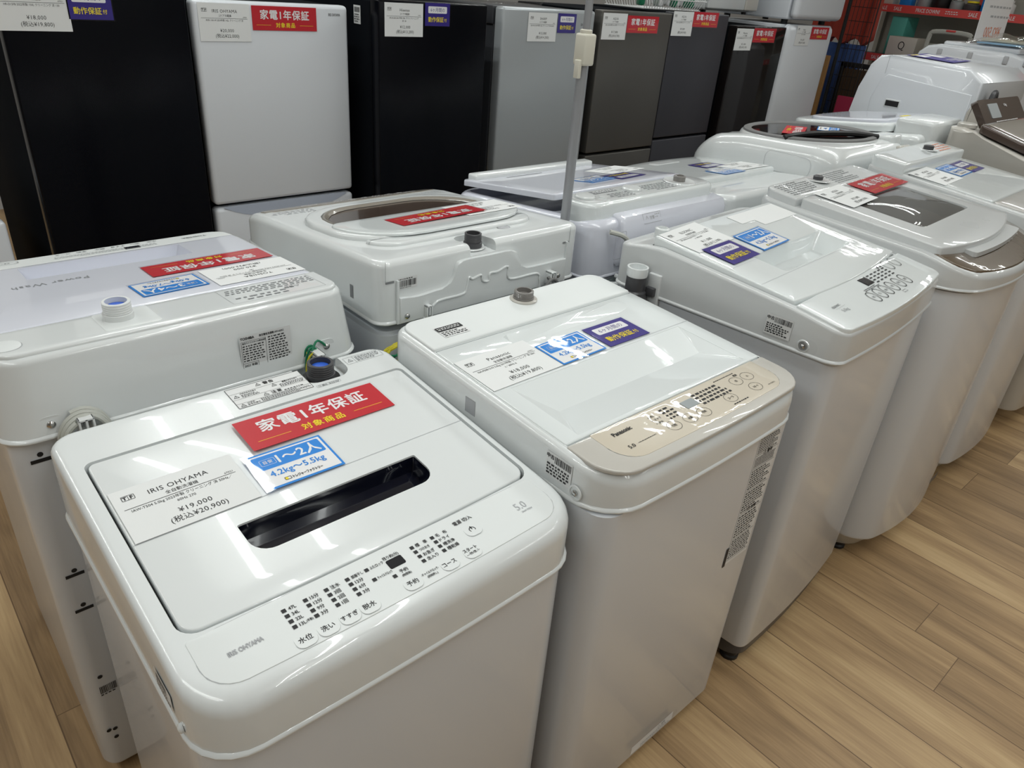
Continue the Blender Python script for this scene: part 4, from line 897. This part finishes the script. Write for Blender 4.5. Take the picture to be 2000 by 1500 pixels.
fl = sheet('leaflet', .30, .20, 'purple', b7.matrix_basis @ T(.36, .27, 1.2665) @ RX(-2.7) @ RZ(6), 'purple illustrated leaflet flat on top of the side-on drum washer', 'leaflet', 'leaflets', .001)
letter('leaflet_print', fl, 'pwhite', fine(-.13, .03, .05, .085, 3, 97, .5)+[('r', -.12, -.08, -.02, .0), ('r', .02, -.07, .12, -.03)], T(0, 0, .0013))
letter('leaflet_band', fl, 'yellow', [('r', .03, -.09, .14, -.078)], T(0, 0, .0016))

# back row 8: farthest white washer
b8 = back_root('white washer at far right with grey hinge clips, topped by a plastic bag', 5.40, 1.92)
out = [(.05, .03), (.02, .5), (.03, 1.1), (.06, 1.25), (.10, 1.285), (.16, 1.297), (.52, 1.29), (.60, 1.27), (.62, 1.22), (.62, .03)]
obj('cabinet', prism(out, 0, .65, .015), 'cabg', b8); feet(b8, .65, .62)
obj('top_tray', BX(.04, .60, .16, .55, 1.285, 1.315, .012), 'cabg', b8)
for v in (.16, .32, .50, .60): obj('hinge_clip', BX(.645, .656, v, v+.025, 1.235, 1.275, .004), 'inkl', b8)
# ---------------------------------------------------------------- fridges behind the machines
def fridge(label, x0, x1, y, top, door, side, seams=(), depth=.58, name='refrigerator', rd=.012, hinge=False):
    r = thing(name, label, 'refrigerator', (x0, y, 0), 0, 'refrigerators along the back')
    W = x1-x0
    obj('body', BX(.004, W-.004, .06, depth, .03, top-.004, .006), side, r); feet(r, W, depth, r=.02, h=.03)
    zs = [.06]+list(seams)+[top]
    for i, (a, b) in enumerate(zip(zs, zs[1:])):
        obj('door', BX(0, W, 0, .055, a+.006, b-.006 if b != top else b, rd), door, r)
    return r
def on(x, y, z): return T(x, y-.0016, z) @ RX(90)
k = 1.05
f0 = fridge('low white appliance standing left of the tall black fridge, mostly out of view', -.25, .325, 2.52, .71, 'fwhite', 'fwhite')
f1 = fridge('tall glossy black fridge at left, with ¥18,000 price card', .432, .928, 2.53, 1.62, 'fblack', 'fside', (.42,), rd=.006, depth=.82)
letter('maker_lettering', f1, 'inkl', [('t', 'Hisense', .42, 1.326, .026, 'c', .03)], faceM(0, -.0006, 0, 'front'))
price_card(on(.515, 2.53, 1.275), 'white price card reading ¥18,000 on the tall glossy black fridge', 'Hisense', '2ドア冷蔵庫', 'HR-D15FB 2022年製 150L クリーニング 済 130', '¥18,000', '(税込¥19,800)', s=1.12)
check_tag(on(.658, 2.53, 1.288), 'purple guarantee tag on the tall glossy black fridge at left', s=1.05)
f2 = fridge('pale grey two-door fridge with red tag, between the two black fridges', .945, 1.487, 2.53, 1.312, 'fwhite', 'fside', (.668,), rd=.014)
obj('handle_scoop', skin(bmesh.new(), [[(.03+(1-b)*.0+a*.48, y, .668-.004-d) for a, d in [(i/14, .055*math.sin(PI*i/14)**.8+.002) for i in range(15)]]+[(.51-a*.48, y, .668-.003) for a in [i/14 for i in range(15)]] for y, b in ((-.0012, 0), (.004, 0))]), 'fhandle', f2)
letter('maker_lettering', f2, 'inkg', [('t', 'IRIS OHYAMA', .487, 1.283, .012, 'c', .03, .62)], faceM(0, -.0006, 0, 'front'))
price_card(on(1.043, 2.53, 1.250), 'white price card reading ¥20,000 on the pale grey two-door fridge', 'IRIS OHYAMA', '2ドア冷蔵庫', 'IRSD-14A-W 2024年製 142L クリーニング 済', '¥20,000', '(税込¥22,000)', s=k)
warranty_tag(on(1.248, 2.53, 1.266), 'red warranty tag on the pale grey two-door fridge', s=.97)
f3 = fridge('black fridge in the middle, with ¥12,000 price card', 1.538, 2.028, 2.415, 1.342, 'fblack', 'fside', (.45,), rd=.006, depth=.7)
st = sheet('stock_sticker', .045, .06, 'label', T(1.5415, 2.56, 1.285) @ RZ(-90) @ RX(90), 'small stock sticker on the left side of the middle black fridge', 'sticker', 'stock stickers')
letter('sticker_print', st, 'ink', barcode(-.018, .008, .018, .024, 4)+fine(-.018, -.026, .018, .004, 4, 101, .5), T(0, 0, .0009))
price_card(on(1.643, 2.415, 1.282), 'white price card reading ¥12,000 on the middle black fridge', 'Hisense', '2ドア冷蔵庫', 'HR-B12AB 2021年製 120L ガラス クリーニング', '¥12,000', '(税込¥13,200)', '済 130', s=k-.02)
check_tag(on(1.789, 2.415, 1.303), 'purple guarantee tag on the middle black fridge')
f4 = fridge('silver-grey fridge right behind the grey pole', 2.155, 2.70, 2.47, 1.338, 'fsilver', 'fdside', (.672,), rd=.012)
obj('hinge_cover', BX(-.004, .03, .06, .12, 1.27, 1.338, .004), 'fdside', f4); obj('lower_hinge', BX(.0, .03, -.006, .02, .655, .69, .003), 'fdside', f4)
letter('maker_lettering', f4, 'inkg', [('t', 'SHARP', .475, 1.283, .014, 'c', .03)], faceM(0, -.0006, 0, 'front'))
price_card(on(2.376, 2.47, 1.268), 'white price card on the silver-grey fridge behind the pole', 'SHARP', '2ドア冷蔵庫', 'SJ-D15G-S 2019年製 152L クリーニング 済 50/60Hz', '¥13,000', '(税込¥14,300)', s=k)
check_tag(on(2.521, 2.47, 1.286), 'purple guarantee tag on the silver-grey fridge beside the pole clamp')
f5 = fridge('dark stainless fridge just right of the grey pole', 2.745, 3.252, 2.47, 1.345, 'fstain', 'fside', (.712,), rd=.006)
price_card(on(2.832, 2.47, 1.280), 'white price card on the dark stainless fridge right of the pole', 'AQUA', '2ドア冷蔵庫', 'AQR-13J 2020年製 126L 右開き クリーニング 済', '¥17,000', '(税込¥18,700)', s=k)
warranty_tag(on(3.033, 2.47, 1.292), 'red warranty tag on the dark stainless fridge right of the pole', s=.97)
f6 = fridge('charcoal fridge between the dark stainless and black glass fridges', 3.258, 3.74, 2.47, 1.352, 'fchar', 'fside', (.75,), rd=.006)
price_card(on(3.340, 2.47, 1.302), 'white price card on the charcoal fridge', 'AQUA', '2ドア冷蔵庫', 'AQR-14J 2020年製 135L クリーニング 済', '¥9,000', '(税込¥9,900)', s=k)
warranty_tag(on(3.529, 2.47, 1.325), 'red warranty tag on the charcoal fridge', s=.92)
f7 = fridge('black mirror-glass fridge beside the white rounded fridge', 3.835, 4.345, 2.47, 1.305, 'fglass', 'fside', (.45,), rd=.006)
price_card(on(3.917, 2.47, 1.237), 'white price card on the black mirror-glass fridge', 'Hisense', '2ドア冷蔵庫', 'HR-G16 2021年製 162L ガラスドア クリーニング 済', '¥21,000', '(税込¥23,100)', s=k)
warranty_tag(on(4.119, 2.47, 1.260), 'red warranty tag on the black mirror-glass fridge', s=.97)
f8 = fridge('white rounded fridge at the right end of the fridge row, another stacked above', 4.372, 4.925, 2.47, 1.322, 'fwhite', 'fwhite', (.40,), rd=.035)
price_card(on(4.545, 2.47, 1.265), 'white price card on the white rounded fridge at row end', 'Haier', '2ドア冷蔵庫', 'JR-N13 2022年製', '¥16,000', '(税込¥17,600)', s=k)
warranty_tag(on(4.742, 2.47, 1.280), 'red warranty tag on the white rounded fridge at row end', s=.9)
f9 = thing('refrigerator', 'pale white small fridge stacked on top of the white rounded fridge', 'refrigerator', (4.385, 2.45, 1.345), 0, 'refrigerators along the back')
obj('body', BX(.005, .555, .06, .55, .0, .62, .01), 'fwhite', f9); obj('door', BX(0, .56, 0, .055, .005, .615, .03), 'fwhite', f9)
for u in (.05, .5): obj('foot', lathe([(.02, -.022), (.02, .002)], 14, T(u, .1, 0)), 'black', f9); obj('foot', lathe([(.02, -.022), (.02, .002)], 14, T(u, .5, 0)), 'black', f9)
f10 = thing('microwave_oven', 'grey-beige oven stacked on the charcoal and black glass fridges', 'oven', (3.74, 2.62, 1.352), 0)
obj('body', BX(0, .50, .02, .40, .012, .34, .012), 'warm', f10); obj('door', BX(.005, .36, 0, .025, .02, .335, .008), 'warm', f10); obj('control_panel', BX(.365, .495, 0, .025, .02, .335, .008), 'ring', f10)
for u in (.05, .45): obj('foot', lathe([(.015, 0), (.015, .014)], 12, T(u, .06, 0)), 'black', f10); obj('foot', lathe([(.015, -.04), (.015, .014)], 12, T(u, .36, 0)), 'black', f10)
# wire basket with green packets on the stainless and charcoal fridges
bk = thing('wire_basket', 'white wire basket of green packets on the dark fridges', 'basket', (3.12, 2.56, 1.352))
bm = bmesh.new()
for i in range(23): tube([(.52*i/22, -.02, .10), (.04+.44*i/22, .02, .004), (.04+.44*i/22, .26, .004), (.52*i/22, .30, .10)], .0022, 5, bm, 0)
for z, e in ((.10, .02), (.05, 0), (.006, -.02)): tube([(-e+0, -e, z), (.52+e, -e, z), (.52+e, .28+e, z), (-e, .28+e, z), (-e, -e, z)], .0028, 5, bm, 0)
obj('wire_frame', bm, 'wirew', bk)
rnd = random.Random(3)
for i in range(7):
    p = obj('packet', BX(-.04, .04, -.012, .012, -.05, .05, .008), ('green', 'pwhite')[i % 3 == 2], None, smooth=35)
    p.matrix_basis = T(3.185+.066*i, 2.63+.05*(i % 2), 1.352+.066) @ RZ(60+rnd.uniform(-15, 15)) @ RX(rnd.uniform(-8, 8))
    tag(p, 'small green or white packet standing in the wire basket on the fridges', 'packet', 'packets in the wire basket')
tr = thing('plastic_tray', 'clear plastic tray resting on the silver-grey fridge top', 'tray', (2.16, 2.60, 1.339))
obj('tray_base', BX(0, .33, 0, .34, .001, .006, .002), 'clear', tr); obj('tray_rim', skin(bmesh.new(), [[(u, v, z) for u, v in rr(-i, .33+i, -i, .34+i, .02)] for i, z in ((0, .004), (.01, .035), (.014, .035), (.004, .004))], False, False), 'clear', tr)

# ---------------------------------------------------------------- far right: shelves, clothes, boards
SX = 6.0
sh = thing('display_shelf', 'beige shop shelving with red sale strips at the far right', 'shelf', (SX, 1.0, 0))
obj('back_panel', BX(.42, .45, 0, 1.85, 0, 2.3), 'shelf', sh); obj('shelf_board', BX(0, .42, 0, 1.83, 1.43, 1.45), 'shelf', sh); obj('shelf_board', BX(-.12, .42, 0, 1.86, 1.11, 1.13), 'shelf', sh)
obj('shelf_board', BX(-.12, .42, 0, 1.86, .3, .33), 'shelf', sh); obj('base', BX(-.1, .45, 0, 1.86, 0, .12), 'shelf', sh)
for y in (0, 1.84): obj('side_post', BX(.38, .45, y-.015, y+.015, 0, 2.3), 'shelf', sh)
s1 = obj('sale_strip', BX(-.006, 0, 0, 1.84, 1.425, 1.475), 'salered', sh, smooth=0); s2 = obj('sale_strip', BX(-.126, -.12, 0, 1.88, 1.105, 1.155), 'salered', sh, smooth=0)
fl = T(0, 0, 0) @ RZ(-90) @ RX(90)
I = [('t', 'SALE', -1.79+.105*i, 1.45, .034, 'c', .01, .8) for i in range(3)]+[('t', 'PRICE DOWN!', -1.37, 1.45, .034, 'c', .01, .75)]+fine(-1.25, 1.437, -1.16, 1.463, 2, 111, .4)+[('t', 'SALE', -1.07+.115*i, 1.45, .034, 'c', .01, .8) for i in range(8)]
letter('strip_lettering', s1, 'pwhite', I, T(-.0066, 0, 0) @ RZ(-90) @ RX(90))
letter('strip_lettering', s2, 'pwhite', [('t', 'SALE', -1.80+.105*i, 1.13, .034, 'c', .01, .8) for i in range(14)], T(-.1266, 0, 0) @ RZ(-90) @ RX(90))
# goods on the shelves
def good(name, label, cat, bm, m, loc, rz=0, group=None):
    o = obj(name, bm, m); o.matrix_basis = T(*loc) @ RZ(rz); return tag(o, label, cat, group)
tz = 1.4505
good('gift_box', 'pink and white illustrated box at the left end of the upper shelf', 'box', BX(0, .1, -.09, .09, 0, .16, .002), 'card', (SX+.04, 2.74, tz))
good('blue_box', 'small blue box next to the illustrated box on the upper shelf', 'box', BX(0, .08, -.04, .04, 0, .08, .002), 'blue', (SX+.04, 2.56, tz))
def camera_(y, m, i):
    t = thing('glass_jar', ('clear glass jar beside the small blue box on the upper shelf', 'dark jar in the middle of the upper shelf', 'glass jar with steel lid right of the dark jar', 'squat jar with yellow lid on the upper shelf', 'tall patterned jar right of the yellow-lidded one', 'round white jar lying at right end of upper shelf')[i], 'jar', (SX+.1, y, tz), 0, 'jars on the upper shelf')
    h = (.10, .12, .09, .08, .13, .10)[i]; r = (.05, .06, .045, .05, .042, .055)[i]
    obj('jar_body', lathe([(r*.9, 0), (r, .01), (r, h*.75), (r*.7, h*.85), (r*.7, h*.88)], 20), m, t); obj('jar_lid', lathe([(r*.75, h*.88), (r*.75, h), (r*.65, h*1.02)], 20), ('chrome', 'black', 'chrome', 'yellow', 'mgrey', 'pwhite')[i], t)
for i, (y, m) in enumerate(((2.45, 'mgrey'), (2.335, 'black'), (2.228, 'mgrey'), (2.128, 'tapd'), (2.03, 'blue'), (1.92, 'pwhite'))): camera_(y, m, i)
good('can', 'red striped can at the back of the upper shelf', 'can', lathe([(.035, 0), (.035, .12), (.03, .125)], 18), 'salered', (SX+.22, 2.10, tz), 0, 'cans on the upper shelf')
good('can', 'green-topped can at the back of the upper shelf', 'can', lathe([(.035, 0), (.035, .15), (.03, .155)], 18), 'green', (SX+.25, 2.02, tz), 0, 'cans on the upper shelf')
lz = 1.1305
good('teal_box', 'upright teal box on the lower shelf', 'box', BX(0, .2, -.055, .055, 0, .27, .003), 'teal', (SX+.06, 2.57, lz))
bx = good('white_box', 'cream-white box marked with a Q-like ring on the lower shelf', 'box', BX(0, .15, -.10, .10, 0, .125, .002), 'card', (SX-.10, 2.44, lz), math.radians(8))
letter('ring_mark', bx, 'ink', [('o', 0, .07, .022, .026, .006), ('r', .006, .038, .02, .044)], T(-.0006, 0, 0) @ RZ(-90) @ RX(90))
good('dark_case', 'flat black case under the cream-white box on the lower shelf', 'case', BX(0, .2, -.22, .2, 0, .0002+.02, .004), 'black', (SX-.11, 2.64, lz))
bx.location.z += .0215; 
good('grey_green_box', 'greenish grey printed carton behind the cream-white box', 'box', BX(0, .18, -.14, .14, 0, .12, .002), 'boxg', (SX+.10, 2.30, lz))
hd = thing('carry_case', 'light grey case with a loop handle and red button beside the lower shelf', 'case', (5.72, 2.07, 0))
obj('case_body', BX(-.06, .06, -.17, .17, .30, 1.19, .03), 'mgrey', hd); obj('case_base', BX(-.05, .05, -.15, .15, 0, .31, .01), 'black', hd)
h_ = obj('loop_handle', tube([(0, -.13, 1.17), (0, -.13, 1.30), (0, -.10, 1.335), (0, .10, 1.335), (0, .13, 1.30), (0, .13, 1.17)], .014, 8, sm=4), 'cord', hd); obj('handle_button', BX(-.02, .02, -.03, .03, 1.34, 1.352, .004), 'salered', h_)
# clothes rack with grid
rk = thing('grid_rack', 'black wire grid panel beside the hanging red and blue clothes', 'rack', (5.38, 2.62, 0))
bm = bmesh.new()
for i in range(6): tube([(0, -.02-.028*i, .05), (0, -.02-.028*i, 2.2)], .002, 5, bm, 0)
for i in range(26): tube([(0, .0, .08+.085*i), (0, -.17, .08+.085*i)], .002, 5, bm, 0)
obj('wire_grid', bm, 'wire', rk); obj('frame_post', lathe([(.012, 0), (.012, 2.25)], 10, T(0, .02, 0)), 'wire', rk); obj('frame_post', lathe([(.004, 0), (.004, 2.25)], 10, T(0, -.18, 0)), 'wire', rk); obj('rack_foot', BX(-.04, .02, -.02, .04, 0, .03, .008), 'wire', rk)
def cloth(name, label, m, y0, y1, z0, z1, x, seed):
    rnd = random.Random(seed); bm = bmesh.new(); n = 26
    ph = rnd.uniform(0, 6); wav = lambda t, z: .03*math.sin(t*11+ph)+.02*math.sin(t*23+ph*2+z*3)
    F = []
    for s in (-.035, .035): F.append([[bm.verts.new((x+s+wav(i/n, z0+(z1-z0)*j/10)*(1-.5*j/10), y0+(y1-y0)*i/n, z0+(z1-z0)*j/10+.02*math.sin(i*.8+seed)*(j == 0))) for j in range(11)] for i in range(n+1)])
    for g in F:
        for i in range(n):
            for j in range(10): bm.faces.new((g[i][j], g[i+1][j], g[i+1][j+1], g[i][j+1]))
    for i in range(n):
        for j in (0, 10): bm.faces.new((F[0][i][j], F[0][i+1][j], F[1][i+1][j], F[1][i][j]))
    for j in range(10):
        for i in (0, n): bm.faces.new((F[0][i][j], F[0][i][j+1], F[1][i][j+1], F[1][i][j]))
    return tag(obj(name, bm, m, smooth=60), label, 'garment', 'hanging garments')
cloth('red_garment', 'rust-red garment hanging behind the black wire grid', 'redcloth', 2.51, 2.95, 1.225, 1.95, 5.57, 2)
cloth('blue_jeans', 'blue denim garment hanging below the rust-red garment', 'denim', 2.55, 2.95, .72, 1.205, 5.59, 5)
rl = thing('clothes_rail', 'black clothes rail carrying the rust-red garment', 'rail', (5.57, 2.73, 0)); obj('rail_bar', tube([(0, -.32, 1.97), (0, .32, 1.97)], .014, 8, sm=0), 'wire', rl)
obj('rail_post', lathe([(.014, 0), (.014, 1.985)], 10, T(.2, .05, 0)), 'wire', rl); obj('rail_arm', tube([(.2, .05, 1.97), (0, .05, 1.97)], .010, 8, sm=0), 'wire', rl)
ob = good('oak_board', 'oak board leaning on edge behind the white rounded fridge', 'board', BX(-.01, .01, -.16, .16, 0, 1.13, .003), 'wood', (5.30, 2.80, .003), 0)
fr = thing('slatted_screen', 'black-framed dark slatted panel standing next to the oak board', 'screen', (5.46, 2.43, .0))
obj('slats', BX(-.008, .008, -.18, .17, .03, 1.06), 'slat', fr)
for a in ((-.02, .02, -.2, -.175, 0, 1.1), (-.02, .02, .165, .19, 0, 1.1), (-.02, .02, -.2, .19, 1.07, 1.1), (-.02, .02, -.2, .19, 0, .03)): obj('frame_bar', BX(*a, .002), 'black', fr)
for i in range(9): obj('slat_rib', BX(-.014, -.008, -.165+.037*i, -.155+.037*i, .03, 1.07), 'wood' if i == 4 else 'slat', fr)
good('maroon_board', 'maroon board standing before the slatted panel', 'board', BX(-.012, .012, -.10, .12, 0, .90, .003), 'maroon', (5.28, 2.38, 0), math.radians(4))
# bag and sign on the farthest washer
bg = thing('plastic_bag', 'clear plastic bag with manuals lying on the far right washer', 'bag', (4.96, 1.49, 1.316))
bm = bmesh.new(); n = 18
def bump(i, j, s): 
    a, b = i/n*2-1, j/n*2-1; h = max(0, 1-abs(a)**3)*max(0, 1-abs(b)**3); return .002+h*(.045+.010*math.sin(5*a+2*b)+.007*math.sin(7*b-4*a)) if s else .001
G = [[[bm.verts.new((.22*(i/n*2-1), .16*(j/n*2-1)*(1+.06*math.sin(i)), bump(i, j, s))) for j in range(n+1)] for i in range(n+1)] for s in (0, 1)]
for g in G:
    for i in range(n):
        for j in range(n): bm.faces.new((g[i][j], g[i+1][j], g[i+1][j+1], g[i][j+1]))
obj('bag_film', bm, 'wrap', bg, smooth=60)
obj('manual', BX(-.17, .10, -.12, .10, .004, .012, .002), 'bagp', bg); obj('manual_cover', BX(-.05, .18, -.10, .12, .014, .028, .004), 'bagc', bg)
sg = thing('price_sign', 'white price sign seen from behind, large red figures showing through', 'sign', (5.19, 1.69, 1.316))
sg.matrix_basis = T(5.25, 1.69, 1.316) @ RZ(-4); 
sgm = RX(87)
bd = obj('sign_sheet', BX(-.18, .20, .006, .36, -.001, .001), 'pwhite', sg, sgm, smooth=0); obj('sign_base', BX(-.17, .19, -.03, .03, 0, .006, .002), 'clear', sg)
MI = sgm @ T(0, 0, .0016) @ Matrix.Scale(-1, 4, (1, 0, 0))
letter('sign_price', bd, 'inko', [('t', '¥82,500', -.03, .055, .078, 'c', .01, .85)], MI)
letter('sign_print', bd, 'inkl', fine(-.19, .12, .16, .15, 1, 121, .35)+fine(-.19, .17, .16, .20, 1, 122, .35)+fine(-.19, .22, .16, .25, 1, 123, .35)+[('r', -.19, .27, -.10, .30)]+fine(-.06, .27, .16, .30, 1, 124, .3), MI)
